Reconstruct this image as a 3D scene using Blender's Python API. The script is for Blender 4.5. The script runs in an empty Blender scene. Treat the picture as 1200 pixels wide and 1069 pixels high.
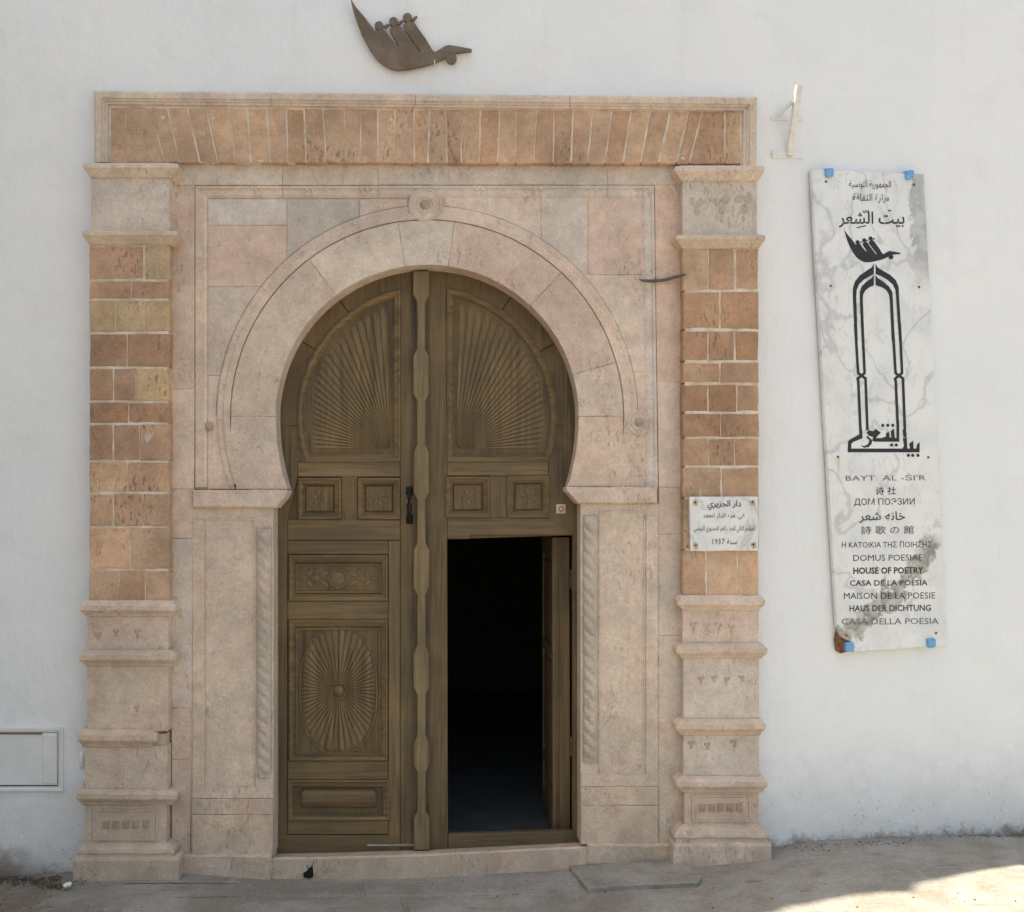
import bpy, math, random
from mathutils import Vector, Matrix, geometry
from mathutils import noise as mnoise
R = math.radians
random.seed(7)
SC = bpy.context.scene
COL = SC.collection

# ------------------------------------------------------------------ camera, sky, sun, exposure
CAM = Vector((0.0, -5.2, 1.8))
YAW, PITCH = R(3.4), R(2.5)
FPX = 1200.0
cd = bpy.data.cameras.new('camera'); cam = bpy.data.objects.new('camera', cd); COL.objects.link(cam)
cd.sensor_width = 36; cd.lens = 36.0 * FPX / 1200.0; cd.clip_end = 500; cd.clip_start = 0.05
cam.location = CAM
cam.rotation_euler = (R(90) + PITCH, 0, -YAW)
SC.camera = cam
MR = cam.rotation_euler.to_matrix()

SUN_EL, SUN_AZ = R(75), R(76)        # behind the building, mostly along the wall, from the left
wd = bpy.data.worlds.new('World'); SC.world = wd; wd.use_nodes = True
nt = wd.node_tree; nt.nodes.clear()
sky = nt.nodes.new('ShaderNodeTexSky'); sky.sky_type = 'NISHITA'; sky.sun_disc = False
sky.sun_elevation = SUN_EL; sky.sun_rotation = -SUN_AZ; sky.dust_density = 2.5; sky.air_density = 1.0; sky.ozone_density = 1.0
bg = nt.nodes.new('ShaderNodeBackground'); bg.inputs[1].default_value = 0.13
ow = nt.nodes.new('ShaderNodeOutputWorld')
nt.links.new(sky.outputs[0], bg.inputs[0]); nt.links.new(bg.outputs[0], ow.inputs[0])
sd = bpy.data.lights.new('sun', 'SUN'); sd.energy = 4.8; sd.angle = R(0.4); sd.color = (1.0, 0.975, 0.94)
sun = bpy.data.objects.new('sun', sd); COL.objects.link(sun)
SDIR = Vector((math.sin(SUN_AZ) * math.cos(SUN_EL), -math.cos(SUN_AZ) * math.cos(SUN_EL), -math.sin(SUN_EL)))
sun.rotation_euler = SDIR.to_track_quat('-Z', 'Y').to_euler(); sun.location = (-6, 4, 12)
SC.view_settings.view_transform = 'Standard'; SC.view_settings.look = 'None'
SC.view_settings.gamma = 1; SC.view_settings.use_curve_mapping = False
SC.view_settings.exposure = 1.31
SC.view_settings.use_white_balance = True; SC.view_settings.white_balance_temperature = 7800; SC.view_settings.white_balance_tint = 6
SC.render.engine = 'CYCLES'; SC.cycles.max_bounces = 8; SC.cycles.diffuse_bounces = 5

# ------------------------------------------------------------------ measuring: photo point -> point on a real surface
def ray(px, py):
    return (MR @ Vector(((px - 600) / FPX, -(py - 534.5) / FPX, -1))).normalized()
def W(px, py, d=0.0):                 # facade plane, d metres proud of the plaster
    r = ray(px, py); t = (-d - CAM.y) / r.y
    return CAM + r * t
XB = W(893, 500).x                    # the wall bends back here
TB = R(7.0)
def WB(px, py, d=0.0):                # right-hand wall, turned 7 degrees
    n = Vector((math.sin(TB), -math.cos(TB), 0)); o = Vector((XB, 0, 0)) + n * d
    r = ray(px, py); t = (o - CAM).dot(n) / r.dot(n)
    return CAM + r * t
GT = []
for px, py, d in [(0, 1030, 0), (90, 1032, .15), (205, 1031, .15), (320, 1030, .04), (500, 1028, .04), (650, 1021, .04), (790, 1011, .08), (900, 1008, .15)]:
    p = W(px, py, d); GT.append((p.x, p.z))
for px, py in [(960, 984), (1200, 975)]:
    p = WB(px, py); GT.append((p.x, p.z))
GT = [(-8, GT[0][1] - .05)] + GT + [(9, GT[-1][1])]
def gz(x):
    for (a, za), (b, zb) in zip(GT, GT[1:]):
        if x <= b:
            t = max(0, min(1, (x - a) / (b - a))); return za + (zb - za) * t
    return GT[-1][1]
def G(px, py, h=0.0):                 # ground point
    r = ray(px, py); z = 0.0
    for _ in range(8):
        t = (z + h - CAM.z) / r.z; p = CAM + r * t; z = gz(p.x)
    return p

# ------------------------------------------------------------------ materials
class M:
    def __init__(s, name):
        s.m = bpy.data.materials.new(name); s.m.use_nodes = True
        s.t = s.m.node_tree; s.b = s.t.nodes['Principled BSDF']
        s.b.inputs['Specular IOR Level'].default_value = 0.25
        s.pos = s.n('ShaderNodeNewGeometry').outputs['Position']
    def n(s, k): return s.t.nodes.new(k)
    def L(s, a, b): s.t.links.new(a, b)
    def put(s, sock, v):
        if hasattr(v, 'links'): s.L(v, sock)
        elif isinstance(v, (tuple, list)) and len(v) == 3 and sock.type == 'RGBA': sock.default_value = (*v, 1)
        else: sock.default_value = v
    def mapv(s, scale=(1, 1, 1), rot=(0, 0, 0), vec=None, loc=(0, 0, 0)):
        n = s.n('ShaderNodeMapping'); s.L(vec or s.pos, n.inputs[0]); n.inputs['Scale'].default_value = scale
        n.inputs['Rotation'].default_value = rot; n.inputs['Location'].default_value = loc; return n.outputs[0]
    def noise(s, scale, detail=5, rough=.6, dist=0, vec=None):
        n = s.n('ShaderNodeTexNoise'); s.L(vec or s.pos, n.inputs['Vector'])
        n.inputs['Scale'].default_value = scale; n.inputs['Detail'].default_value = detail
        n.inputs['Roughness'].default_value = rough; n.inputs['Distortion'].default_value = dist; return n.outputs['Fac']
    def voro(s, scale, vec=None, feature='F1'):
        n = s.n('ShaderNodeTexVoronoi'); n.feature = feature; s.L(vec or s.pos, n.inputs['Vector']); n.inputs['Scale'].default_value = scale; return n.outputs['Distance']
    def ramp(s, f, a, b, va=0.0, vb=1.0):
        n = s.n('ShaderNodeMapRange'); n.interpolation_type = 'SMOOTHSTEP'; s.L(f, n.inputs[0])
        for i, v in enumerate((a, b, va, vb)): n.inputs[i + 1].default_value = v
        return n.outputs[0]
    def mix(s, f, a, b, mode='MIX'):
        n = s.n('ShaderNodeMix'); n.data_type = 'RGBA'; n.blend_type = mode
        s.put(n.inputs[0], f); s.put(n.inputs[6], a); s.put(n.inputs[7], b); return n.outputs[2]
    def math(s, op, a, b=0.0):
        n = s.n('ShaderNodeMath'); n.operation = op; s.put(n.inputs[0], a); s.put(n.inputs[1], b); return n.outputs[0]
    def scale(s, c, f):               # colour times value
        n = s.n('ShaderNodeVectorMath'); n.operation = 'SCALE'; s.put(n.inputs[0], c); s.put(n.inputs['Scale'], f); return n.outputs[0]
    def objcol(s): return s.n('ShaderNodeObjectInfo').outputs['Color']
    def z(s):
        n = s.n('ShaderNodeSeparateXYZ'); s.L(s.pos, n.inputs[0]); return n.outputs
    def bump(s, h, strength=.5, dist=.01, prev=None):
        n = s.n('ShaderNodeBump'); n.inputs['Strength'].default_value = strength; n.inputs['Distance'].default_value = dist
        s.L(h, n.inputs['Height'])
        if prev: s.L(prev, n.inputs['Normal'])
        return n.outputs[0]
    def done(s, col, rough=.85, normal=None):
        s.put(s.b.inputs['Base Color'], col); s.put(s.b.inputs['Roughness'], rough)
        if normal: s.L(normal, s.b.inputs['Normal'])
        return s.m

def stone_mat(name, streak=.35, pit=.5, vary=.22, pink=.5, bump=.5):
    m = M(name); c = m.objcol()
    big = m.noise(2.6, 4, .55); mid = m.noise(16, 8, .72, .15)
    c = m.scale(c, m.ramp(big, .3, .7, 1 - vary, 1 + vary * .7))
    c = m.mix(m.math('MULTIPLY', m.ramp(m.noise(5.5, 7, .68, .2), .48, .7), pink), c, (.60, .385, .31))
    c = m.scale(c, m.ramp(m.noise(90, 4, .7), .3, .7, .90, 1.09))
    c = m.mix(m.math('MULTIPLY', m.ramp(m.noise(4.2, 7, .66, .1, m.mapv(loc=(3, 7, 1))), .5, .72), .24 if pink > .3 else .16), c, (.46, .43, .37))
    c = m.scale(c, m.ramp(mid, .25, .75, .84, 1.13))
    sv = m.mapv((1, 1, .33), (0, R(32), 0))
    st = m.ramp(m.noise(70, 6, .7, .1, sv), .55, .68)
    patch = m.ramp(m.noise(3.3, 3, .5, 0, m.mapv(loc=(9, 2, 4))), .46, .64)
    sf = m.math('MULTIPLY', m.math('MULTIPLY', st, patch), streak)
    c = m.mix(sf, c, (.38, .25, .17))
    pv = m.ramp(m.voro(42), .02, .12, 1, 0)
    pm = m.math('MULTIPLY', pv, m.ramp(m.noise(6, 2), .5, .62))
    c = m.mix(m.math('MULTIPLY', pm, pit), c, (.16, .11, .08))
    # grime low down
    zz = m.z()[2]
    low = m.math('MULTIPLY', m.ramp(zz, .0, .55, 1, 0), m.ramp(m.noise(7, 5, .65), .32, .66))
    c = m.mix(m.math('MULTIPLY', low, .42), c, (.33, .26, .19))
    cr = m.math('ABSOLUTE', m.math('SUBTRACT', m.noise(1.7, 6, .6, .2, m.mapv(loc=(2, 5, 6))), .5))
    crk = m.math('MULTIPLY', m.ramp(cr, .0, .0035, 1, 0), m.ramp(m.noise(2.3, 3, .5, 0, m.mapv(loc=(1, 1, 9))), .52, .58))
    c = m.mix(m.math('MULTIPLY', crk, .5), c, (.27, .19, .13))
    # lime splashes
    c = m.mix(m.math('MULTIPLY', m.ramp(m.noise(19, 3, .5, .8, m.mapv((1, 1, .5))), .70, .76), .5), c, (.72, .66, .58))
    h = m.math('ADD', m.math('MULTIPLY', m.noise(55, 6, .7), .5), m.math('ADD', m.math('MULTIPLY', mid, .9), m.math('MULTIPLY', m.math('ADD', pm, sf), -.9)))
    return m.done(c, .88, m.bump(h, bump, .012))
MAT = {}
MAT['marble'] = stone_mat('weathered_limestone', .42, .35, .13, .42, .7)
MAT['brick'] = stone_mat('rough_brick_stone', .5, .7, .24, .15, 1.0)

def mortar():
    m = M('lime_mortar'); c = m.mix(m.ramp(m.noise(9, 5), .35, .65), (.52, .40, .30), (.72, .64, .54))
    return m.done(c, .95, m.bump(m.noise(80, 5, .7), .6, .008))
MAT['mortar'] = mortar()

def plaster():
    m = M('white_limewash')
    big = m.noise(.9, 5, .6); mid = m.noise(4, 6, .6, .5)
    c = m.mix(m.ramp(big, .35, .65), (.755, .765, .77), (.80, .80, .795))
    c = m.mix(m.math('MULTIPLY', m.ramp(mid, .5, .72), .22), c, (.66, .66, .63))
    # faint vertical rain streaks
    rs = m.ramp(m.noise(7, 4, .6, .2, m.mapv((1, 1, .06))), .55, .75)
    c = m.mix(m.math('MULTIPLY', rs, .12), c, (.60, .59, .55))
    x, y, z = m.z()
    g0, g1 = gz(XB + .05), gz(W(1200, 500).x); x1 = W(1200, 500).x
    rt = m.math('ADD', m.math('MULTIPLY', m.math('SUBTRACT', x, XB), (g1 - g0) / (x1 - XB)), g0)
    isr = m.ramp(x, .2, .4); base = m.math('ADD', m.math('MULTIPLY', isr, rt), m.math('MULTIPLY', m.math('SUBTRACT', 1.0, isr), GT[1][1]))
    z = m.math('SUBTRACT', z, base)
    gl = m.math('ADD', z, m.math('MULTIPLY', m.math('SUBTRACT', m.noise(5, 6, .7), .5), .9))
    c = m.mix(m.ramp(gl, .0, .55, .38, 0), c, (.52, .49, .44))
    gl2 = m.math('ADD', z, m.math('MULTIPLY', m.math('SUBTRACT', m.noise(11, 6, .75), .5), .26))
    c = m.mix(m.ramp(gl2, -.02, .075, .9, 0), c, (.23, .18, .13))
    # brown damp patch in the lower left corner
    lx = m.ramp(x, -2.2, -1.85, 1, 0)
    gl3 = m.math('ADD', z, m.math('MULTIPLY', m.math('SUBTRACT', m.noise(9, 5, .7, .4), .5), .25))
    c = m.mix(m.math('MULTIPLY', m.math('MULTIPLY', lx, m.ramp(gl3, .03, .19, 1, 0)), .85), c, (.22, .15, .10))
    # scattered specks
    sp = m.math('MULTIPLY', m.ramp(m.voro(34), .10, .16, 1, 0), m.math('MULTIPLY', m.ramp(z, .02, .45, .95, 0), m.ramp(m.noise(4, 3), .46, .56)))
    c = m.mix(sp, c, (.33, .22, .15))
    h = m.math('ADD', m.math('MULTIPLY', m.noise(14, 6, .6), .6), m.math('MULTIPLY', m.noise(2.2, 4, .5), 2.0))
    h = m.math('ADD', h, m.math('MULTIPLY', m.noise(28, 5, .6, .3, m.mapv((1, 1, .35), (0, R(40), 0))), .5))
    h = m.math('SUBTRACT', h, m.math('MULTIPLY', sp, .5))
    return m.done(c, .9, m.bump(h, .5, .02))
MAT['plaster'] = plaster()

def wood(name, ax, dark=1.0):
    m = M(name); c = m.objcol()
    sc = (1, 1, .045) if ax == 'z' else (.045, 1, 1)
    g = m.noise(46, 6, .65, .25, m.mapv(sc)); g2 = m.noise(150, 4, .6, .1, m.mapv(sc))
    big = m.noise(3.2, 5, .6, .4)
    c = m.scale(c, m.ramp(g, .3, .7, .62, 1.32)); c = m.scale(c, m.ramp(g2, .3, .7, .88, 1.1))
    c = m.mix(m.ramp(big, .38, .66, 0, .45), c, (.215, .145, .07))
    c = m.mix(m.ramp(m.noise(2.1, 4, .6, 0, m.mapv(loc=(5, 1, 8))), .42, .7, 0, .5), c, (.10, .076, .050))
    c = m.mix(m.ramp(m.noise(60, 3, .5, 0, m.mapv(sc, loc=(1, 4, 2))), .66, .74, 0, .5), c, (.045, .035, .025))
    h = m.math('ADD', g, m.math('MULTIPLY', g2, .5))
    return m.done(c, m.ramp(g, .3, .7, .5, .68), m.bump(h, .4, .004))
MAT['wood_v'] = wood('old_wood_upright_grain', 'z'); MAT['wood_h'] = wood('old_wood_level_grain', 'x')

def plain(name, col, rough=.6, metal=0, var=.15, bump=.2, sc=25):
    m = M(name); f = m.noise(sc, 5, .65)
    c = m.mix(m.ramp(f, .3, .7), tuple(v * (1 - var) for v in col), tuple(min(1, v * (1 + var)) for v in col))
    m.b.inputs['Metallic'].default_value = metal
    return m.done(c, rough, m.bump(f, bump, .003))
MAT['strap'] = plain('weathered_grey_iron', (.13, .11, .10), .6, .2, .3)
MAT['rust_pale'] = plain('pale_rust_stain', (.52, .36, .22), .9, 0, .3, 0, 90)
MAT['iron'] = plain('black_iron', (.02, .02, .022), .45, .6)
MAT['rusty'] = plain('rusty_iron', (.20, .09, .045), .85, 0, .5, .5, 60)
MAT['ink'] = plain('engraved_black_paint', (.035, .035, .042), .7, 0, .35, 0, 120)
MAT['ink_soft'] = plain('worn_grey_paint', (.13, .13, .135), .8, 0, .4, 0, 160)
MAT['blue'] = plain('blue_paint', (.16, .38, .62), .6)
MAT['white_paint'] = plain('white_painted_metal', (.72, .72, .70), .55, 0, .05, .1, 8)
MAT['cream_paint'] = plain('cream_painted_steel', (.72, .70, .655), .5, 0, .1, .2, 30)
MAT['dark'] = plain('dark_interior', (.10, .09, .08), .9)
MAT['floor_in'] = plain('interior_floor_tile', (.15, .152, .15), .3, 0, .2, .1, 6)
MAT['bare'] = plain('bare_concrete', (.42, .39, .35), .9)
MAT['paper'] = plain('litter_white', (.8, .8, .8), .7)
MAT['dirt'] = plain('dark_dirt', (.12, .095, .07), .95, 0, .5, .6, 70)
MAT['gap_soot'] = plain('gap_and_soot_black', (.012, .011, .010), .95)  # black for the painted hatch gap shade and the sooty tuft
MAT['grass'] = plain('dry_green_weed', (.10, .11, .045), .8, 0, .4, .2, 50)

def bronze():
    m = M('brown_metal_sheet')
    c = m.mix(m.ramp(m.noise(7, 6, .65), .35, .68), (.135, .098, .070), (.20, .152, .115))
    c = m.mix(m.ramp(m.noise(22, 4, .6), .62, .75, 0, .5), c, (.30, .24, .19))
    return m.done(c, .62, m.bump(m.noise(40, 5), .25, .004))
MAT['bronze'] = bronze()

def marble_plaque():
    m = M('veined_grey_marble')
    c = m.mix(m.ramp(m.noise(4.5, 5, .6, .8), .35, .7), (.76, .76, .745), (.66, .665, .66))
    wv = m.mapv((1, 1, .75), (0, R(25), 0))
    v1 = m.math('ABSOLUTE', m.math('SUBTRACT', m.noise(2.6, 5, .5, .35, wv), .5))
    c = m.mix(m.ramp(v1, .0, .022, .45, 0), c, (.36, .36, .37))
    v2 = m.math('ABSOLUTE', m.math('SUBTRACT', m.noise(5.5, 5, .5, .3, m.mapv((1.6, 1, .8), (0, R(-35), 0), loc=(4, 0, 9))), .5))
    c = m.mix(m.ramp(v2, .0, .014, .3, 0), c, (.40, .40, .40))
    x, y, z = m.z()
    # grey band down the upper right edge
    p = WB(1070, 270, .03)
    dx = m.math('SUBTRACT', x, p.x); dz = m.math('SUBTRACT', z, p.z)
    f = m.math('ADD', m.math('ADD', dx, m.math('MULTIPLY', m.math('SUBTRACT', m.noise(6, 6, .65, .8), .5), .30)), m.math('MULTIPLY', dz, .12))
    f = m.math('MULTIPLY', m.ramp(f, -.02, .0), m.ramp(m.math('ADD', dz, m.math('MULTIPLY', m.noise(5, 4), .3)), -.25, .0))
    c = m.mix(m.math('MULTIPLY', f, .85), c, m.mix(m.ramp(m.noise(12, 5, .6), .4, .6), (.36, .36, .36), (.50, .50, .49)))
    # brown-grey inclusion running up from the lower left corner
    a = WB(1003, 735, .03); b = WB(1095, 640, .03)
    ux, uz = (b.x - a.x), (b.z - a.z); L = math.hypot(ux, uz); ux /= L; uz /= L
    qx = m.math('SUBTRACT', x, a.x); qz = m.math('SUBTRACT', z, a.z)
    al = m.math('ADD', m.math('MULTIPLY', qx, ux), m.math('MULTIPLY', qz, uz))
    ac = m.math('SUBTRACT', m.math('MULTIPLY', qz, ux), m.math('MULTIPLY', qx, uz))
    ac = m.math('ABSOLUTE', m.math('ADD', ac, m.math('MULTIPLY', m.math('SUBTRACT', m.noise(7, 6, .65, 1.0), .5), .34)))
    g = m.math('MULTIPLY', m.ramp(ac, .035, .06, 1, 0), m.math('MULTIPLY', m.ramp(al, -.2, -.1), m.ramp(al, L, L + .06, 1, 0)))
    gc = m.mix(m.ramp(m.noise(14, 5, .6, 1.2), .35, .65), (.20, .18, .155), (.50, .47, .42))
    c = m.mix(m.math('MULTIPLY', g, .85), c, gc)
    # rust run below the left bolt
    r0 = WB(982, 537, .03)
    rx = m.math('ABSOLUTE', m.math('SUBTRACT', x, r0.x)); rz = m.math('SUBTRACT', r0.z, z)
    rf = m.math('MULTIPLY', m.ramp(rx, .004, .014, 1, 0), m.math('MULTIPLY', m.ramp(rz, -.01, .0), m.ramp(rz, .02, .13, 1, 0)))
    c = m.mix(m.math('MULTIPLY', rf, .6), c, (.60, .44, .24))
    return m.done(c, .45, m.bump(m.noise(60, 4), .15, .002))
MAT['plaque'] = marble_plaque()

def ground_mat():
    m = M('dusty_stone_ground')
    c = m.mix(m.ramp(m.noise(1.7, 5, .6, .6), .35, .65), (.215, .20, .175), (.285, .268, .238))
    c = m.mix(m.ramp(m.noise(5.5, 6, .68, .3, m.mapv((1, 2.2, 1))), .46, .64, 0, .55), c, (.215, .175, .135))
    c = m.mix(m.ramp(m.noise(3.1, 6, .66, .2, m.mapv(loc=(7, 3, 0))), .46, .64, 0, .6), c, (.335, .325, .30))
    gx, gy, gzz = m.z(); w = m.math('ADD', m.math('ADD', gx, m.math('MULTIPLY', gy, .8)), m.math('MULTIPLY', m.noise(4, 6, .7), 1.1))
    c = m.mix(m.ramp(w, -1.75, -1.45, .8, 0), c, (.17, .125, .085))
    c = m.scale(c, m.ramp(m.noise(60, 5, .7), .3, .7, .85, 1.12))
    sp = m.math('MULTIPLY', m.ramp(m.voro(38), .05, .12, 1, 0), m.ramp(m.noise(5, 3), .5, .62))
    c = m.mix(m.math('MULTIPLY', sp, .6), c, (.15, .115, .085))
    c = m.mix(m.math('MULTIPLY', m.ramp(m.noise(6, 4, .5, .2, m.mapv((1, 4, 1), loc=(2, 8, 0))), .66, .70), .5), c, (.13, .095, .06))
    h = m.math('ADD', m.noise(9, 7, .65), m.math('MULTIPLY', m.noise(70, 4, .7), .25))
    return m.done(c, .9, m.bump(h, .6, .02))
MAT['ground'] = ground_mat()

# ------------------------------------------------------------------ object helpers
WL = {}
def thing(name, label, cat, loc, group=None):
    o = bpy.data.objects.new(name, None); COL.objects.link(o); o.location = loc; o.empty_display_size = .1
    WL[o.name] = Vector(loc); o['label'] = label; o['category'] = cat
    if group: o['group'] = group
    return o
def tag(o, label, cat, group=None):
    o['label'] = label; o['category'] = cat
    if group: o['group'] = group
    return o
def mk(name, verts, faces, mat, parent=None, color=None, smooth=False, kind=None, label=None):
    verts = [Vector(v) for v in verts]
    lo = Vector((min(v.x for v in verts), min(v.y for v in verts), min(v.z for v in verts)))
    hi = Vector((max(v.x for v in verts), max(v.y for v in verts), max(v.z for v in verts)))
    org = Vector(((lo.x + hi.x) / 2, (lo.y + hi.y) / 2, lo.z))
    me = bpy.data.meshes.new(name); me.from_pydata([v - org for v in verts], [], faces); me.update()
    if smooth: me.polygons.foreach_set('use_smooth', [True] * len(me.polygons))
    me.materials.append(MAT[mat])
    o = bpy.data.objects.new(name, me); COL.objects.link(o); WL[o.name] = org
    if parent: o.parent = parent; o.location = org - WL[parent.name]
    else: o.location = org
    if color: o.color = (*color, 1)
    if kind: o['kind'] = kind
    if label: o['label'] = label
    return o
class MB:                              # collects shapes of one part
    def __init__(s): s.v = []; s.f = []
    def add(s, v, f):
        n = len(s.v); s.v += [Vector(p) for p in v]; s.f += [[i + n for i in q] for q in f]
    def build(s, name, mat, parent=None, color=None, smooth=False, kind=None, label=None):
        return mk(name, s.v, s.f, mat, parent, color, smooth, kind, label)

def area2(p): return sum(a[0] * b[1] - b[0] * a[1] for a, b in zip(p, p[1:] + p[:1]))
def resample(p, step):
    out = []
    for a, b in zip(p, p[1:] + p[:1]):
        n = max(1, int(round(math.hypot(b[0] - a[0], b[1] - a[1]) / step)))
        out += [(a[0] + (b[0] - a[0]) * k / n, a[1] + (b[1] - a[1]) * k / n) for k in range(n)]
    return out
def inset(p, g):
    n = len(p); out = []
    s = 1 if area2(p) > 0 else -1
    for i in range(n):
        a, b, c = p[i - 1], p[i], p[(i + 1) % n]
        e1 = (b[0] - a[0], b[1] - a[1]); e2 = (c[0] - b[0], c[1] - b[1])
        l1 = math.hypot(*e1) or 1; l2 = math.hypot(*e2) or 1
        n1 = (-e1[1] / l1 * s, e1[0] / l1 * s); n2 = (-e2[1] / l2 * s, e2[0] / l2 * s)
        mx, my = n1[0] + n2[0], n1[1] + n2[1]; q = mx * n1[0] + my * n1[1]
        q = max(q, .5)
        out.append((b[0] + mx / q * g, b[1] + my / q * g))
    return out
def NRM(P):
    if P is W: return Vector((0, -1, 0))
    if P is WB: return Vector((math.sin(TB), -math.cos(TB), 0))
    return Vector((0, 0, 1))
def slab(poly, df, db, gap=.7, bev=1.0, jit=.35, step=16, bd=.004, P=W, bulge=0.0, keepback=True):
    """a stone or board: photo outline at its own depth, worn arris, real thickness"""
    p = resample(poly, step)
    if area2(p) > 0: p = p[::-1]       # photo y runs down
    n = len(p)
    def J(q, a): return [(x + random.uniform(-a, a), y + random.uniform(-a, a)) for x, y in q]
    out = J(inset(p, gap), jit * .7); inn = J(inset(p, gap + bev), jit)
    nn = NRM(P) * (db - df)
    v = [P(x, y, df) + nn for x, y in (p if keepback else out)]
    v += [P(x, y, df) - NRM(P) * bd for x, y in out]
    v += [P(x, y, df + random.uniform(-.0008, .0008)) for x, y in inn]
    f = []
    for k in range(2):
        for i in range(n):
            j = (i + 1) % n; f.append([k * n + i, k * n + j, (k + 1) * n + j, (k + 1) * n + i])
    tri = geometry.tessellate_polygon([[Vector((x, y, 0)) for x, y in inn]])
    f += [[2 * n + i for i in t] for t in tri]
    return v, f
def piece(name, poly, df, db, mat, parent, color=None, label=None, **k):
    if mat == 'marble': k['gap'] = min(k.get('gap', .2), .12); k['bd'] = .0022; k['bev'] = min(k.get('bev', .6), .6)
    v, f = slab(poly, df, db, **k)
    return mk(name, v, fixn(v, f), mat, parent, color, label=label)
def fixn(v, f):
    return f
def rect(x0, y0, x1, y1): return [(x0, y0), (x1, y0), (x1, y1), (x0, y1)]
def jc(c, a=.12):
    k = 1 + random.uniform(-a, a); h = random.uniform(-.03, .03)
    return (c[0] * k * (1 + h), c[1] * k, c[2] * k * (1 - h))

def sweep(path, prof, closed=False, P=W):
    """moulding: profile (offset px, depth m) carried along a photo path with mitred corners"""
    n = len(path); rows = []
    for i in range(n):
        b = path[i]; a = path[i - 1] if (i > 0 or closed) else None; c = path[(i + 1) % n] if (i < n - 1 or closed) else None
        ns = []
        for p, q in ((a, b), (b, c)):
            if p is None or q is None: continue
            l = math.hypot(q[0] - p[0], q[1] - p[1]) or 1; ns.append((-(q[1] - p[1]) / l, (q[0] - p[0]) / l))
        mx = sum(t[0] for t in ns) / len(ns); my = sum(t[1] for t in ns) / len(ns)
        q = max(mx * ns[0][0] + my * ns[0][1], .35); mx /= q; my /= q
        rows.append([P(b[0] + mx * o, b[1] + my * o, d) for o, d in prof])
    v = [p for r in rows for p in r]; k = len(prof); f = []
    for i in range(n if closed else n - 1):
        j = (i + 1) % n
        for t in range(k - 1): f.append([i * k + t, j * k + t, j * k + t + 1, i * k + t + 1])
    if not closed:
        f.append([t for t in range(k)]); f.append([(n - 1) * k + t for t in reversed(range(k))])
    return v, f
def arc(cx, cy, rx, ry, a0, a1, n):    # degrees, 0 = right, 90 = up
    return [(cx + rx * math.cos(R(a0 + (a1 - a0) * i / n)), cy - ry * math.sin(R(a0 + (a1 - a0) * i / n))) for i in range(n + 1)]
def box3(a, b):
    x0, y0, z0 = a; x1, y1, z1 = b
    v = [(x0, y0, z0), (x1, y0, z0), (x1, y1, z0), (x0, y1, z0), (x0, y0, z1), (x1, y0, z1), (x1, y1, z1), (x0, y1, z1)]
    return v, [(0, 3, 2, 1), (4, 5, 6, 7), (0, 1, 5, 4), (1, 2, 6, 5), (2, 3, 7, 6), (3, 0, 4, 7)]
def tube(pts, r, n=8, sq=False, cap=True):
    v = []; f = []; pts = [Vector(p) for p in pts]
    for i, p in enumerate(pts):
        d = (pts[min(i + 1, len(pts) - 1)] - pts[max(i - 1, 0)]).normalized()
        a = d.cross(Vector((0, 0, 1))); a = a.normalized() if a.length > .05 else Vector((1, 0, 0)); b = d.cross(a)
        rr = r[i] if isinstance(r, (list, tuple)) else r
        for k in range(n):
            t = 2 * math.pi * (k + (.5 if sq else 0)) / n; v.append(p + (a * math.cos(t) + b * math.sin(t)) * rr)
    for i in range(len(pts) - 1):
        for k in range(n): f.append([i * n + k, i * n + (k + 1) % n, (i + 1) * n + (k + 1) % n, (i + 1) * n + k])
    if cap: f.append(list(range(n))[::-1]); f.append([(len(pts) - 1) * n + k for k in range(n)])
    return v, f
def dome(px, py, rx, ry, h, d, P=W, n=10, rings=3, rot=0):
    """low rounded carving on a surface at depth d"""
    v = [P(px, py, d + h)]; f = []; cr, sr = math.cos(rot), math.sin(rot)
    for i in range(1, rings + 1):
        t = i / rings; hh = h * math.cos(t * math.pi / 2) - (.002 if i == rings else 0)
        for k in range(n):
            a = 2 * math.pi * k / n; x = rx * t * math.cos(a); y = ry * t * math.sin(a)
            v.append(P(px + x * cr - y * sr, py + x * sr + y * cr, d + hh))
    for k in range(n): f.append([0, 1 + (k + 1) % n, 1 + k])
    for i in range(rings - 1):
        for k in range(n):
            f.append([1 + i * n + k, 1 + i * n + (k + 1) % n, 1 + (i + 1) * n + (k + 1) % n, 1 + (i + 1) * n + k])
    return v, f
def ring(px, py, r, w, h, d, P=W, n=20):
    return sweep(arc(px, py, r, r, 0, 360, n)[:-1], [(-w, d - .001), (-w * .4, d + h), (w * .4, d + h), (w, d - .001)], True, P)
def cornice(x0, x1, levels, d0, jit=.5, dback=-.02, chip=None):
    """stone course with side returns; levels = (photo y, projection px)"""
    n = max(3, int((x1 - x0) / 9)); rows = []; wob = [random.uniform(-1, 1) for _ in range(n + 1)]
    for y, e in levels:
        em = e / 235.0; d = d0 + em; row = []
        for i in range(n + 1):
            x = x0 - e + (x1 - x0 + 2 * e) * i / n; w = wob[i] * jit * (e > 0) + random.uniform(-.3, .3) * jit
            row.append(W(x, y + w * .6, d + w * .0022))
        a = row[0].copy(); a.y = -dback; b = row[-1].copy(); b.y = -dback
        rows.append([a] + row + [b])
    m = n + 3; v = [p for r in rows for p in r]; f = []
    for k in range(len(rows) - 1):
        for i in range(m - 1): f.append([k * m + i, (k + 1) * m + i, (k + 1) * m + i + 1, k * m + i + 1])
    f.append([i for i in range(m)]); f.append([(len(rows) - 1) * m + i for i in reversed(range(m))])
    return v, f

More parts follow.
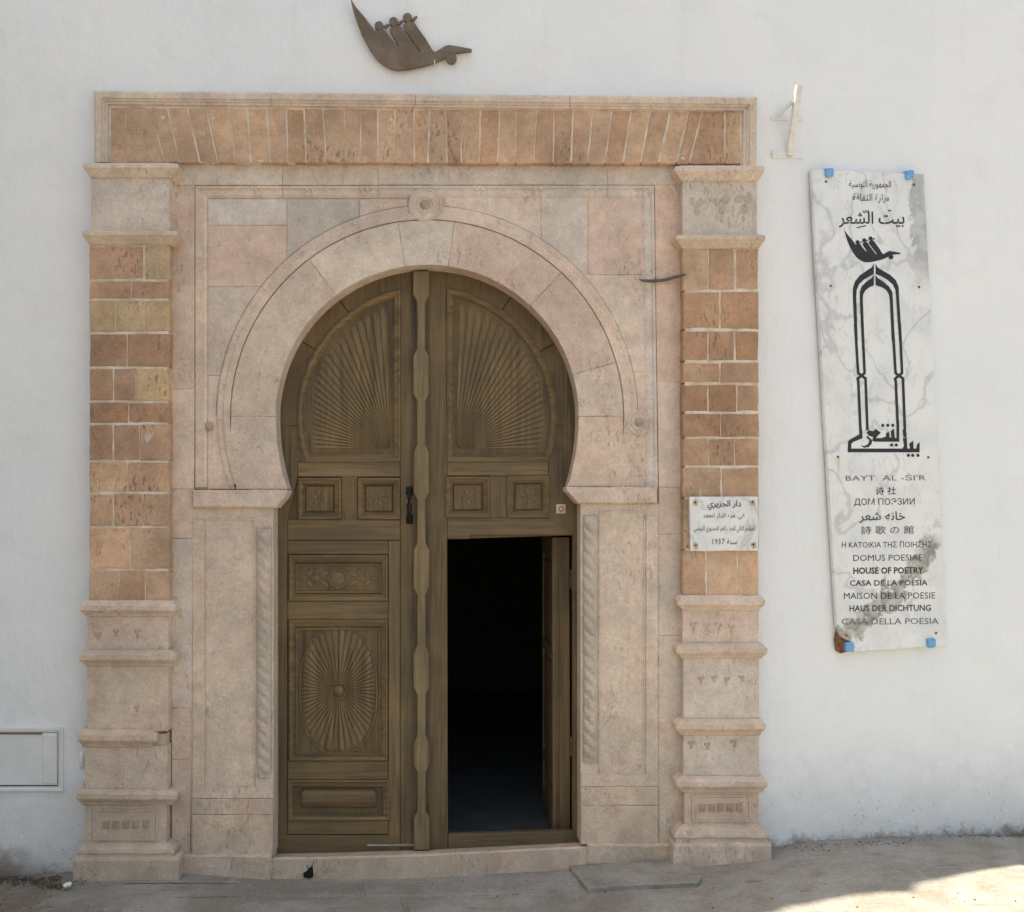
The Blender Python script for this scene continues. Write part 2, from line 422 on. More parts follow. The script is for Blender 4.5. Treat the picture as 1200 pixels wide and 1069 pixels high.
# colours of stone (real reflectance)
C_PINK = (.655, .515, .42); C_GREY = (.62, .53, .45); C_CREAM = (.655, .53, .425); C_ROSE = (.665, .49, .39)
C_BR = (.52, .325, .21); C_BRD = (.44, .26, .16); C_YEL = (.60, .425, .26); C_OR = (.58, .38, .25); C_CAP = (.60, .475, .37)

# ------------------------------------------------------------------ ground
def build_ground():
    xs = [-60, -30, -15, -8, -5] + [-3.6 + i * .12 for i in range(62)] + [4.6, 7, 12, 25, 60]
    ys = [-80, -40, -20, -10, -6, -5] + [-4.2 + i * .1 for i in range(44)]
    v = []; f = []
    for y in ys:
        for x in xs:
            h = gz(x) if abs(x) < 9 else gz(9 if x > 0 else -8)
            near = 1 if abs(x) < 5 and y > -5 else 0
            h += near * (mnoise.noise(Vector((x * 1.3, y * 2, 0))) * .008 + mnoise.noise(Vector((x * 6, y * 8, 3))) * .0035)
            if y < -.9: h -= min((-y - .9), 6) * .01
            v.append((x, y, h))
    n = len(xs)
    for j in range(len(ys) - 1):
        for i in range(n - 1): f.append([j * n + i, j * n + i + 1, (j + 1) * n + i + 1, (j + 1) * n + i])
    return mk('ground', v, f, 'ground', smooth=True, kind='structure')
ground = build_ground()
def GP(px, py, d): return G(px, py, d)
FLAG = [[(112, 1034), (205, 1032), (300, 1034), (292, 1046), (140, 1048)],
        [(140, 1050), (292, 1048), (280, 1064), (120, 1069), (96, 1060)],
        [(304, 1034), (420, 1034), (424, 1050), (296, 1052), (296, 1046)],
        [(424, 1034), (560, 1033), (568, 1048), (428, 1051)],
        [(296, 1054), (470, 1052), (476, 1072), (284, 1074)],
        [(564, 1033), (662, 1030), (676, 1044), (572, 1048)],
        [(474, 1053), (640, 1049), (650, 1072), (480, 1074)]]
for q in FLAG:
    v, f = slab(q, random.uniform(.002, .006), -.02, gap=.5, bev=1.4, jit=.9, step=14, bd=.005, P=GP)
    o = mk('paving_stone', v, f, 'ground', ground)

# ------------------------------------------------------------------ building: front wall, shell, dark room
H0 = []
for px, py in [(915, 1069), (925, 1062.5), (1000, 1050), (1071, 1046), (1074, 1036), (1150, 1021), (1200, 1014)]:
    g = G(px, py)
    # march the sun ray back up until it meets the wall
    t = 0
    while t < 40:
        p = g - SDIR * t
        wy = max(0, (p.x - XB)) * math.tan(TB)
        if p.y >= wy: break
        t += .01
    H0.append((p.x, p.z))
print('parapet', [(round(a, 2), round(b, 2)) for a, b in H0])
H0 = sorted(H0)
HP = [(-9, H0[0][1] + .6), (H0[0][0] - .5, H0[0][1] + .5)] + H0 + [(9, H0[-1][1])]
def top(x):
    for (a, za), (b, zb) in zip(HP, HP[1:]):
        if x <= b:
            t = max(0, min(1, (x - a) / max(b - a, 1e-4))); return za + (zb - za) * t
    return HP[-1][1]
def wally(x):
    s = x - XB
    return math.tan(TB) * (s if s > .15 else (0 if s < -.15 else (s + .15) ** 2 / .6))
bld = thing('white_building', 'tall whitewashed building front filling the picture around the arched doorway', 'building', (0, 0, 0))
hx0, hx1, hz1 = W(228, 600).x, W(768, 600).x, W(500, 225).z
def build_wall():
    xs = [-7, -5, -4, -3.4] + [-3.0 + .08 * i for i in range(int((4.2 + 3.0) / .08))] + [4.4, 5, 6.5, 8]
    xs = sorted(set([round(x, 4) for x in xs] + [round(hx0, 4), round(hx1, 4)]))
    zs = [-.4 + .08 * i for i in range(int(5.2 / .08))]
    zs = sorted(set([round(z, 4) for z in zs] + [round(hz1, 4)]))
    v = []; f = []; n = len(xs); nz = len(zs) + 4
    for x in xs:
        tz = top(x); col = zs + [4.9 + (tz - 4.9) * k / 4 for k in range(1, 5)] if tz > 4.95 else zs + [4.86 + (max(tz, 4.87) - 4.86) * k / 4 for k in range(1, 5)]
        for z in col:
            d = mnoise.noise(Vector((x * 1.1, z * 1.1, 5))) * .010 + mnoise.noise(Vector((x * 3.5, z * 3.5, 1))) * .004
            v.append((x, wally(x) + d, z))
    for i in range(n - 1):
        for j in range(nz - 1):
            if xs[i] >= hx0 - 1e-3 and xs[i + 1] <= hx1 + 1e-3 and j + 1 < len(zs) and zs[j + 1] <= hz1 + 1e-3: continue
            f.append([i * nz + j, (i + 1) * nz + j, (i + 1) * nz + j + 1, i * nz + j + 1])
    # coping and back of the parapet
    b = len(v)
    for i, x in enumerate(xs):
        p = v[i * nz + nz - 1]; v.append((x, p[1] + .25, p[2])); v.append((x, p[1] + .25, 4.2))
    for i in range(n - 1):
        f.append([i * nz + nz - 1, (i + 1) * nz + nz - 1, b + 2 * (i + 1), b + 2 * i])
        f.append([b + 2 * i, b + 2 * (i + 1), b + 2 * (i + 1) + 1, b + 2 * i + 1])
    return mk('wall', v, f, 'plaster', bld, smooth=True)
build_wall()
m = MB()
m.add(*box3((-7.0, .02, -.4), (-6.75, 8, 4.5))); m.add(*box3((7.75, 1.1, -.4), (8, 8, 4.5)))
m.add(*box3((-7, 7.75, -.4), (8, 8, 4.5))); 
rp = [(-6.74, .06), (XB - .2, .06), (7.74, wally(7.74) + .06), (7.74, 7.74), (-6.74, 7.74)]
m.add([(x, y, z) for z in (4.3, 4.45) for x, y in rp], [[4, 3, 2, 1, 0], [5, 6, 7, 8, 9]] + [[i, (i + 1) % 5, (i + 1) % 5 + 5, i + 5] for i in range(5)])
m.build('outer_shell', 'bare', bld)
m = MB(); m.add(*box3((-3.9, -7.0, -.4), (-3.25, -.012, 6.2))); m.build('added_side_wall', 'plaster', bld)  # added out-of-view wall, blocks sky to darken the left of the facade
m = MB()   # dark room behind the door
rx0, rx1, rz0, rz1 = -1.3, 2.2, W(600, 1000, -.2).z - .02, 3.4
m.add(*box3((rx0 - .1, .34, rz0), (rx0, 5, rz1))); m.add(*box3((rx1, .34, rz0), (rx1 + .1, 5, rz1)))
m.add(*box3((rx0, 4.9, rz0), (rx1, 5, rz1))); m.add(*box3((rx0 - .1, .34, rz1), (rx1 + .1, 5, rz1 + .1)))
m.build('entrance_hall', 'dark', bld)
m = MB(); m.add(*box3((rx0 - .05, .22, rz0 - .06), (rx1 + .05, 4.95, rz0))); m.build('hall_floor', 'floor_in', bld)

# ------------------------------------------------------------------ portal
portal = thing('stone_portal', 'carved pink limestone portal with brick lintel and pilasters around the horseshoe arch', 'doorway', (W(500, 1010).x, 0, gz(0)))
DF, DP = .035, .10                     # frame slabs and pilasters, metres proud of the plaster
DOOR = -.105
CX, CY, RO = 500.5, 488, 177.5

# --- pilasters
def pilaster(side, x0, x1, rows, corn, blocks, bricks_y):
    core = MB(); v, f = slab(rect(x0 + .6, bricks_y[0], x1 - .3, bricks_y[1]), DP - .0012, -.02, gap=0, bev=.2, jit=0, step=80); core.add(v, f)
    pil = core.build('pilaster', 'mortar', portal, label='%s brick and stone pilaster' % side)
    for y0, y1, js, cols in rows:
        xs = [x0] + js + [x1]
        for k in range(len(xs) - 1):
            c = cols[k % len(cols)]
            piece('brick', rect(xs[k] - (2 if k == 0 else 0), y0, xs[k + 1] + (0 if k < len(xs) - 2 else 1.0), y1), DP + random.uniform(.0, .0035), -.01, 'brick', pil, jc(c, .07), gap=random.choice([.2, .4, .6, .8]), bev=1.2, jit=.75, step=11, bd=.004, keepback=False)
    for lv, c in corn:
        xa, xb, levels = lv
        v, f = cornice(xa, xb, levels, DP, jit=.5 if levels[0][0] < 400 else .85); mk('cornice', v, f, 'marble', pil, c); continue
        mk('cornice', v, f, 'marble', pil, c)
    for (xa, ya, xb, yb), c, nm in blocks:
        v, f = cornice(xa, xb, [(ya, 0), (yb, 0)], DP - .002, jit=.6); mk(nm, v, f, 'marble', pil, c)
    return pil
def lv(x0, x1, y0, y1, e, up=False):
    h = y1 - y0
    if up:  return (x0, x1, [(y0 - 1, 0), (y0, e * .95), (y0 + h * .28, e), (y0 + h * .45, e * .8), (y0 + h * .75, e * .45), (y0 + h * .95, e * .25), (y1 + 1, 0)])
    return (x0, x1, [(y0 - 1, e * .3), (y0 + h * .22, e * .8), (y0 + h * .30, e * .92), (y0 + h * .62, e * .92), (y0 + h * .68, e * .8), (y0 + h * .88, e * .35), (y1, e * .25), (y1 + 1, 0)])
LX0, LX1 = 106.5, 197.5
rowsL = [(288, 328, [169], [C_BR, C_YEL]), (329, 350.5, [154], [C_BR]), (352, 389, [135, 169], [C_YEL, C_YEL, C_YEL]), (391, 430, [149], [C_BRD]),
         (431.5, 470, [133, 159], [C_BR, C_BR, C_YEL]), (471.5, 496, [150], [C_BRD]), (497.5, 540, [133, 164], [C_BR]), (541.5, 577, [149], [C_OR]),
         (578.5, 617, [133, 167], [C_BR]), (618.5, 667, [153], [C_OR, C_OR]), (668.5, 706, [139, 170], [C_OR, C_BR])]
cornL = [(lv(107, 199, 192, 208, 10, True), C_CREAM), (lv(106, 198, 271, 287, 10, True), C_CAP),
         (lv(102, 197, 705, 722, 10), C_PINK), (lv(102, 197, 763, 780, 10), C_CAP)]
blkL = [((107, 207, 199, 272), C_GREY, 'capital_block'), ((102, 721, 197, 764), C_PINK, 'carved_block'), ((102, 779, 197, 857), C_CAP, 'stone_block'),
        ((100, 874, 196, 928), C_CREAM, 'stone_block'), ((100, 941, 195, 990), C_CAP, 'base_block')]
pl = pilaster('left', LX0, LX1, rowsL, cornL, blkL, (287, 707))
v, f = cornice(98, 176, lv(99, 173, 856, 875, 8)[2], DP, jit=1.0); mk('cornice', v, f, 'marble', pl, C_CAP, label='broken lower cornice with its right end missing')
v, f = cornice(176, 195, [(860, 0), (875, 0)], DP - .015, jit=1.6); mk('broken_stump', v, f, 'marble', pl, C_CAP)
v, f = cornice(98, 175, lv(98, 175, 926, 943, 9)[2], DP, jit=1.0); mk('cornice', v, f, 'marble', pl, C_CAP)
v, f = cornice(172, 200, lv(170, 200, 927, 943, 8)[2], DP - .006, jit=.5); mk('cornice', v, f, 'marble', pl, C_PINK)
v, f = cornice(99, 195, [(987, 0), (990, 4.5), (993, 5.5), (995.5, 8), (1000, 9), (1001, 7.5), (1004, 8), (1007, 8)], DP, jit=.9); mk('base_moulding', v, f, 'marble', pl, C_CAP)
v, f = cornice(98, 197, [(1005, 12), (1009, 13), (1026, 12.5), (1040, 12)], DP, jit=1.0); mk('plinth', v, f, 'marble', pl, C_CAP)
RX0, RX1 = 802, 888.5
rowsR = [(291, 340, [830, 861], [C_OR, C_BR, C_BR]), (341.5, 386, [844], [C_BRD]), (387.5, 423, [830, 861], [C_BRD]), (424.5, 449, [844], [C_BR]),
         (450.5, 483, [830, 863], [C_BRD, C_BRD, C_BR]), (485, 512, [845], [C_BRD]), (514, 546, [831, 861], [C_BR]), (547.5, 583, [845], [C_OR]),
         (584, 644, [838], [C_OR]), (645, 699.5, [828, 864], [C_OR])]
cornR = [(lv(800, 887, 195, 212, 9, True), C_CREAM), (lv(801, 888, 276, 291, 9, True), C_CAP), (lv(802, 889, 699, 715, 8), C_PINK), (lv(801, 891, 755, 771, 9), C_CAP),
         (lv(800, 889, 844, 861, 9), C_CAP), (lv(801, 891, 911, 928, 9), C_PINK)]
blkR = [((800, 211, 887, 277), C_GREY, 'capital_block'), ((800, 714, 889, 756), C_PINK, 'carved_block'), ((801, 770, 889.5, 845), C_GREY, 'stone_block'),
        ((801, 860, 889.5, 912), C_GREY, 'stone_block'), ((802, 927, 889, 970), C_ROSE, 'base_block')]
pr = pilaster('right', RX0, RX1, rowsR, cornR, blkR, (290, 701))
v, f = cornice(800, 890, [(966, 0), (970, 4), (973, 7), (979, 9.5), (982, 10), (983, 8.5), (988, 9), (991, 8.5)], DP, jit=.9); mk('base_moulding', v, f, 'marble', pr, C_CAP)
v, f = cornice(801, 892, [(988, 11), (992, 12), (1008, 12), (1024, 12)], DP, jit=1.0); mk('plinth', v, f, 'marble', pr, C_PINK)
# carvings on the blocks
def palmette(mb, x, y, s, d):
    u = lambda a, b: random.uniform(a, b)
    mb.add(*dome(x + u(-1, 1), y + s * .35, s * u(.30, .38), s * u(.45, .6), .006, d, rot=u(-.2, .2), n=12))
    for sx in (-1, 1):
        mb.add(*dome(x + sx * s * u(.26, .34), y - s * u(.15, .35), s * u(.30, .40), s * u(.36, .5), .0065, d, rot=sx * u(.1, .5), n=12))
    if random.random() < .7: mb.add(*dome(x + u(-1, 1), y + s * 1.0, s * .14, s * .3, .005, d))
for par, xs_, y, s, d, c in ((pr, (816, 845, 872), 240, 18, DP, (.49, .43, .36)), (pl, (115, 136, 161), 743, 8, DP, (.47, .39, .31)), (pr, (813, 829, 842, 857), 735, 8, DP, (.54, .41, .31)),
                          (pr, (822, 837, 852, 869), 796, 7, DP, (.46, .38, .30)), (pr, (810, 829, 860), 873, 8, DP, (.42, .34, .26)), (pl, (160,), 829, 6, DP, (.44, .35, .27))):
    for x in xs_:
        mb = MB(); palmette(mb, x, y + random.uniform(-2, 2), s * random.uniform(.85, 1.1), d - .0035); mb.build('palmette', 'marble', par, c, smooth=True)
for par, x0, x1, y0, y1, tx0, tx1, ty, tn in ((pl, 110, 184, 950, 984, 118, 176, 967, 5), (pr, 812, 879, 933, 962, 818, 872, 947, 5)):
    v, f = sweep(rect(x0, y0, x1, y1)[::-1], [(-2.2, DP - .005), (-1.2, DP + .004), (1.2, DP + .004), (2.2, DP - .005)], True)
    mk('panel_border', v, f, 'marble', par, C_CAP)
    for k in range(tn):
        x = tx0 + (tx1 - tx0) * (k + .5) / tn
        mb = MB(); mb.add(*slab(rect(x - 4.3, ty - 5, x + 4.3, ty + 5), DP + .004, DP - .01, gap=.3, bev=.8, jit=.3, step=6)); mb.add(*dome(x, ty, 2.6, 3.4, .004, DP + .0045))
        mb.build('tooth_carving', 'marble', par, (.44, .33, .26))
for x, y, rx, ry in ((97, 866, 4, 7), (96, 892, 4, 12), (99, 915, 3, 8)):
    mb = MB(); mb.add(*dome(x, y, rx, ry, .018, .002, n=9)); mb.build('plaster_lump', 'plaster' if y != 948 else 'dirt', pl)
# --- lintel
lin = mk('lintel', *slab(rect(128, 124, 869, 190.5), .0705, -.02, gap=0, bev=.3, jit=0, step=90), 'mortar', portal)
JT = [(147, 147), (176, 193), (196, 211), (219, 234), (242, 256), (268, 276), (290, 294), (313, 317), (335, 337), (357, 359), (378, 382), (404, 406), (422, 423), (443, 443), (463, 463.5),
      (485, 485), (504, 501.5), (523, 524), (542, 540.5), (563, 561.6), (586, 583), (606, 604), (629, 625), (650, 648), (672, 669), (695, 689), (717, 709), (740, 730), (762, 750.5), (786, 771), (808, 793), (823, 807), (850, 850)]
def ltop(x): return 126 + (x - 130) / 740 * 4
def lbot(x): return 190.5 + (x - 130) / 740 * 3.0
for k in range(len(JT) - 1):
    (a, a2), (b, b2) = JT[k], JT[k + 1]
    c = random.choice([C_BR, C_OR, C_OR])
    piece('wedge_brick', [(a, ltop(a)), (b, ltop(b)), (b2, lbot(b2)), (a2, lbot(a2))], .072 + random.uniform(.0, .003), -.01, 'brick', lin, jc(c, .05), gap=random.choice([.4, .65, .9, 1.05]), bev=.8, jit=.5, step=12, keepback=False)
for a, b in ((129.5, 147), (850, 867.5)):
    piece('end_brick', rect(a, ltop(a), b, lbot(a) - 1), .0735, -.01, 'brick', lin, jc(C_OR, .05), gap=.3, bev=.6)
# border moulding in separate lengths
PB = [(-10.5, -.01), (-10.5, .088), (-8.5, .098), (-2.5, .098), (-1.5, .091), (1, .091), (2, .084), (5, .084), (6.0, .072), (8.5, .070), (9.5, .05)]
bp = [(121, 190), (121, 117.0), (876.5, 124.5), (876, 194)]
def bseg(pts, ca=.0): 
    v, f = sweep(pts, PB); return v, f
for a, b in zip([121, 318, 487, 668], [317.6, 486.5, 667.4, 876.5]):
    ya, yb = [117 + (x - 121) / 755.5 * 7.5 for x in (a, b)]
    pts = [(a, ya), (b, yb)]
    if a == 121: pts = [(121, 190)] + pts
    if b == 876.5: pts = pts + [(876, 194)]
    v, f = bseg([(x, y) for x, y in pts]); mk('border_moulding', v, f, 'marble', lin, jc(C_CREAM, .06))

for x, y, rx, ry in ((787, 186, 3, 2.5), (800, 186, 3, 2.5), (305, 189, 5, 1.2), (424, 190, 6, 1.4), (458, 140, 2.5, 3), (190, 138, 4, 3), (250, 139, 3, 3), (519, 168, .8, 5)):
    mb = MB(); mb.add(*dome(x, y, rx, ry, .006, .073, n=9)); mb.build('lime_dab', 'mortar', lin, smooth=True)
# --- frame of slabs around the arch
fr = mk('arch_surround', *slab([(230, 230), (765, 230), (765, 571), (735, 571), *arc(CX, CY, 238, 238, -18, 198, 40), (268, 560), (268, 573), (232, 573)], DF - .019, -.1, gap=0, bev=.1, jit=0, step=90), 'mortar', portal)
# outer fascia
for a, b in ((203, 331), (331, 443), (443, 712), (712, 800)):
    ya0, ya1 = (190, 190); yb = 217 if a < 400 else 216.5
    piece('fascia_stone', rect(a, 189, b, yb), DF, -.05, 'marble', fr, jc(C_CREAM if a < 440 else C_GREY, .06), gap=.3, bev=.7, jit=.25, step=25)
for x0a, x1a, ys_, cols in ((201, 228, [217, 456, 573, 631, 830, 890, 1012], [C_ROSE, C_PINK, C_PINK, C_GREY, C_PINK, C_ROSE]), (767, 801, [216.5, 447, 571, 626, 745, 998], [C_ROSE, C_PINK, C_PINK, C_GREY, C_CREAM])):
    for k in range(len(ys_) - 1):
        ya, yb = ys_[k], ys_[k + 1]
        sh = lambda y: (max(0, y - 500) / 500 * -5 if x0a < 400 else max(0, y - 230) / 340 * 5 if y < 571 else 5)
        if x0a < 400: q = [(x0a, ya), (x1a + sh(ya), ya), (x1a + sh(yb), yb), (x0a, yb)]
        else: q = [(x0a + sh(ya), ya), (x1a, ya), (x1a, yb), (x0a + sh(yb), yb)]
        piece('fascia_stone', q, DF - .002, -.05, 'marble', fr, jc(cols[k], .05), gap=.3, bev=.7, jit=.25, step=30)
# inner fillet moulding: top band and sides
PM = [(0, DF - .016), (.8, DF - .003), (3.5, DF - .001), (5, DF - .009), (11, DF - .004), (13.5, DF - .010), (15.3, DF - .016)]
for pts in ([(228.3, 571), (228.3, 217.3), (331, 217.3)], [(331.4, 217.3), (443, 217.3)], [(443.4, 217), (712, 216.8)], [(712.4, 216.8), (767, 216.8), (771.5, 571)]):
    v, f = sweep(pts, PM); mk('fillet_moulding', v, f, 'marble', fr, jc(C_CREAM if pts[0][0] < 440 else C_GREY, .05))
# back the moulding so no gap shows
mb = MB()
for q in (rect(226, 217, 246, 573), rect(752, 217, 775, 573), rect(228, 216, 770, 236)): mb.add(*slab(q, DF - .018, -.1, gap=0, bev=.1, jit=0, step=90))
mb.build('moulding_bed', 'marble', fr, C_PINK)
# spandrel slabs: cut against the ring
def ringpt(a, r): return (CX + r * math.cos(R(a)), CY - r * math.sin(R(a)))
def yr(x, r=247): return CY - math.sqrt(max(0, r * r - (x - CX) ** 2))
def xl(y, r=247): return CX - math.sqrt(max(0, r * r - (y - CY) ** 2))
def xr(y, r=247): return CX + math.sqrt(max(0, r * r - (y - CY) ** 2))
def acut(x0, x1, n=8): return [(x0 + (x1 - x0) * i / n, yr(x0 + (x1 - x0) * i / n)) for i in range(n + 1)]
def alev(y0, y1, fn, n=8): return [(fn(y0 + (y1 - y0) * i / n), y0 + (y1 - y0) * i / n) for i in range(n + 1)]
SPN = [([(243.5, 233), (336, 233), (336, 264), (243.5, 264)], C_GREY), ([(243.5, 264), (336, 264), (336, yr(336)), *alev(yr(336), 336, xl)[1:], (243.5, 336)], C_ROSE),
       ([(336, 233), (421, 233), (421, yr(421)), *acut(421, 336)[1:]], (.53, .47, .405)), ([(421, 233), (478, 233), (478, yr(478)), *acut(478, 421, 4)[1:]], C_PINK),
       ([(243.5, 336), (xl(336), 336), *alev(336, 440, xl)[1:], (243.5, 440)], C_CREAM), ([(243.5, 440), (xl(440), 440), *alev(440, 488, xl)[1:], (243.5, 573)][:11] + [(253.4, 488), (253.4, 573), (243.5, 573)], C_PINK),
       ([(521, 231), (634, 231), (634, yr(634)), *acut(634, 521)[1:]], C_PINK), ([(634, 231), (689, 231), (689, 322), (xr(322), 322), *acut(xr(322), 634)[1:]], C_GREY),
       ([(689, 231), (753, 231), (754, 322), (689, 322)], C_ROSE), ([(xr(322), 322), (754, 322), (756, 436), (xr(436), 436), *alev(436, 322, xr)[1:]], C_CREAM),
       ([(xr(436), 436), (756, 436), (757, 571), (748, 571), (747.5, 488), *alev(488, 436, xr, 4)[1:]], C_PINK)]
for q, c in SPN:
    piece('spandrel_stone', q, DF - .012, -.06, 'marble', fr, jc(c, .05), gap=.2, bev=.5, jit=.15, step=12, bd=.003)
# moulded ring
def ringseg(a0, a1, c):
    n = max(4, int(abs(a1 - a0) / 4)); pts = []
    for i in range(n + 1):
        a = a0 + (a1 - a0) * i / n; pts.append((CX + 239 * math.cos(R(a)), CY - (239 if a <= 180 and a >= 0 else 239) * math.sin(R(a))))
    v, f = sweep(pts, [(-9.5, DF - .03), (-8.6, DF - .010), (-7.6, DF + .002), (-1, DF + .001), (1.5, DF - .006), (6, DF - .003), (7.6, DF - .006), (8.0, DF - .022), (9.3, DF - .04)])
    mk('ring_moulding', v, f, 'marble', fr, c)
for a0, a1 in ((-1, 24), (24.04, 60), (60.04, 90), (90.04, 124), (124.04, 152), (152.04, 181)): ringseg(a0, a1, jc(C_PINK, .07))
for a0, a1, q in ((-21, -1.04, None), (181.04, 199.5, None)): ringseg(a0, a1, jc(C_PINK, .05))
for a in (8, 21, 36, 52, 68, 112, 128, 143, 158, 172):
    mb = MB()
    for o, t in ((-3.5, -1.3), (3, -1.3), (-3.5, 1.3), (3, 1.3)):
        rr = 239 + o; aa = a + t; mb.add(*dome(CX + rr * math.cos(R(aa)), CY - rr * math.sin(R(aa)), 2.6, 2.6, .006, DF - .003, n=7, rings=2))
    mb.build('leaf_carving', 'marble', fr, C_CREAM, smooth=True)
# arch voussoirs
def lowr(a):   # the intrados tucks in less than a circle below the centre line
    s = -math.sin(R(a)) if (a < 0 or a > 180) else 0
    return CX + RO * math.cos(R(a)), CY - (RO if s == 0 else 222) * math.sin(R(a))
def vous(a0, a1, c, r1=230):
    n = max(4, int(abs(a1 - a0) / 3)); o = [ringpt(a0 + (a1 - a0) * i / n, r1) for i in range(n + 1)]
    i_ = [lowr(a0 + (a1 - a0) * i / n) for i in range(n + 1)][::-1]
    return o + i_
AR = mk('arch_core', *slab([*arc(CX, CY, 233, 233, 0, 180, 40), *[(x, y) for x, y in arc(CX, CY, RO + 6, RO + 6, 180, 0, 40)]], DF - .012, -.10, gap=0, bev=.1, jit=0, step=60), 'mortar', portal)
for a0, a1, c in ((0, 16, C_PINK), (16, 47, C_ROSE), (47, 82, C_ROSE), (82, 98.5, C_GREY), (98.5, 127, C_CREAM), (127, 180, C_CREAM)):
    piece('voussoir', vous(a0, a1, c), DF, DOOR - .005, 'marble', AR, jc(c, .05), gap=.25, bev=.9, jit=.35, step=10, bd=.004)
ql = [(CX - 230, 488), (CX - 230.5, 520), (CX - 228, 545), (277, 573.5), (336, 573.5)] + [(CX - RO * math.cos(t), 488 + 222 * math.sin(t)) for t in [R(22.4 - 22.4 * i / 8) for i in range(9)]]
piece('voussoir', ql, DF, DOOR - .005, 'marble', AR, jc(C_PINK, .04), gap=.25, bev=.9, jit=.35, step=10)
qr = [(CX + 230, 488), (CX + 231, 520), (CX + 227, 545), (721.5, 570.5), (664, 570.5)] + [(CX + RO * math.cos(t), 488 + 222 * math.sin(t)) for t in [R(21.8 - 21.8 * i / 8) for i in range(9)]]
piece('voussoir', qr, DF, DOOR - .005, 'marble', AR, jc(C_PINK, .04), gap=.25, bev=.9, jit=.35, step=10)
# filler slabs between ring foot and frame
piece('spandrel_stone', [(243.5, 488), (256, 488), (262, 530), (276, 573.5), (243.5, 573.5)], DF - .010, -.06, 'marble', fr, jc(C_PINK, .04), gap=.2, bev=.5, jit=.2)
piece('spandrel_stone', [(757, 488), (745, 488), (738, 530), (723, 571), (757, 571)], DF - .010, -.06, 'marble', fr, jc(C_PINK, .04), gap=.2, bev=.5, jit=.2)
# bosses
for x, y, rr, rb in ((498, 240, 20, 6.5), (749, 495, 15, 6)):
    mb = MB(); mb.add(*slab(arc(x, y, rr, rr, 0, 348, 29), DF - .001, -.03, gap=0, bev=.8, jit=.2, step=20)); mb.build('boss_disc', 'marble', fr, C_PINK)
    mb = MB(); mb.add(*ring(x, y, rr - 1.5, 1.2, .005, DF)); mb.add(*ring(x, y, rb + 3, 1.0, .004, DF)); mb.build('boss_ring', 'marble', fr, C_GREY, smooth=True)
    mb = MB(); mb.add(*dome(x, y, rb, rb, .018, DF - .001, n=16, rings=4)); mb.build('boss', 'marble', fr, (.40, .32, .25), smooth=True)
mb = MB(); mb.add(*dome(245, 500, 5.5, 5.5, .014, DF - .006, n=16)); mb.build('boss', 'marble', fr, (.42, .32, .24), smooth=True)
# small carved marks on the fillet
for x, y in ((303, 226), (363, 225), (427, 225), (562, 224), (630, 224), (695, 224), (758, 225)):
    mb = MB()
    for s in (-1, 1): mb.add(*dome(x + s * 3.5, y - 2.5, 2.2, 2.8, .005, DF - .004)); mb.add(*dome(x + s * 3.5, y + 3, 2.2, 2.2, .005, DF - .004))
    mb.build('fillet_carving', 'marble', fr, C_CREAM, smooth=True)

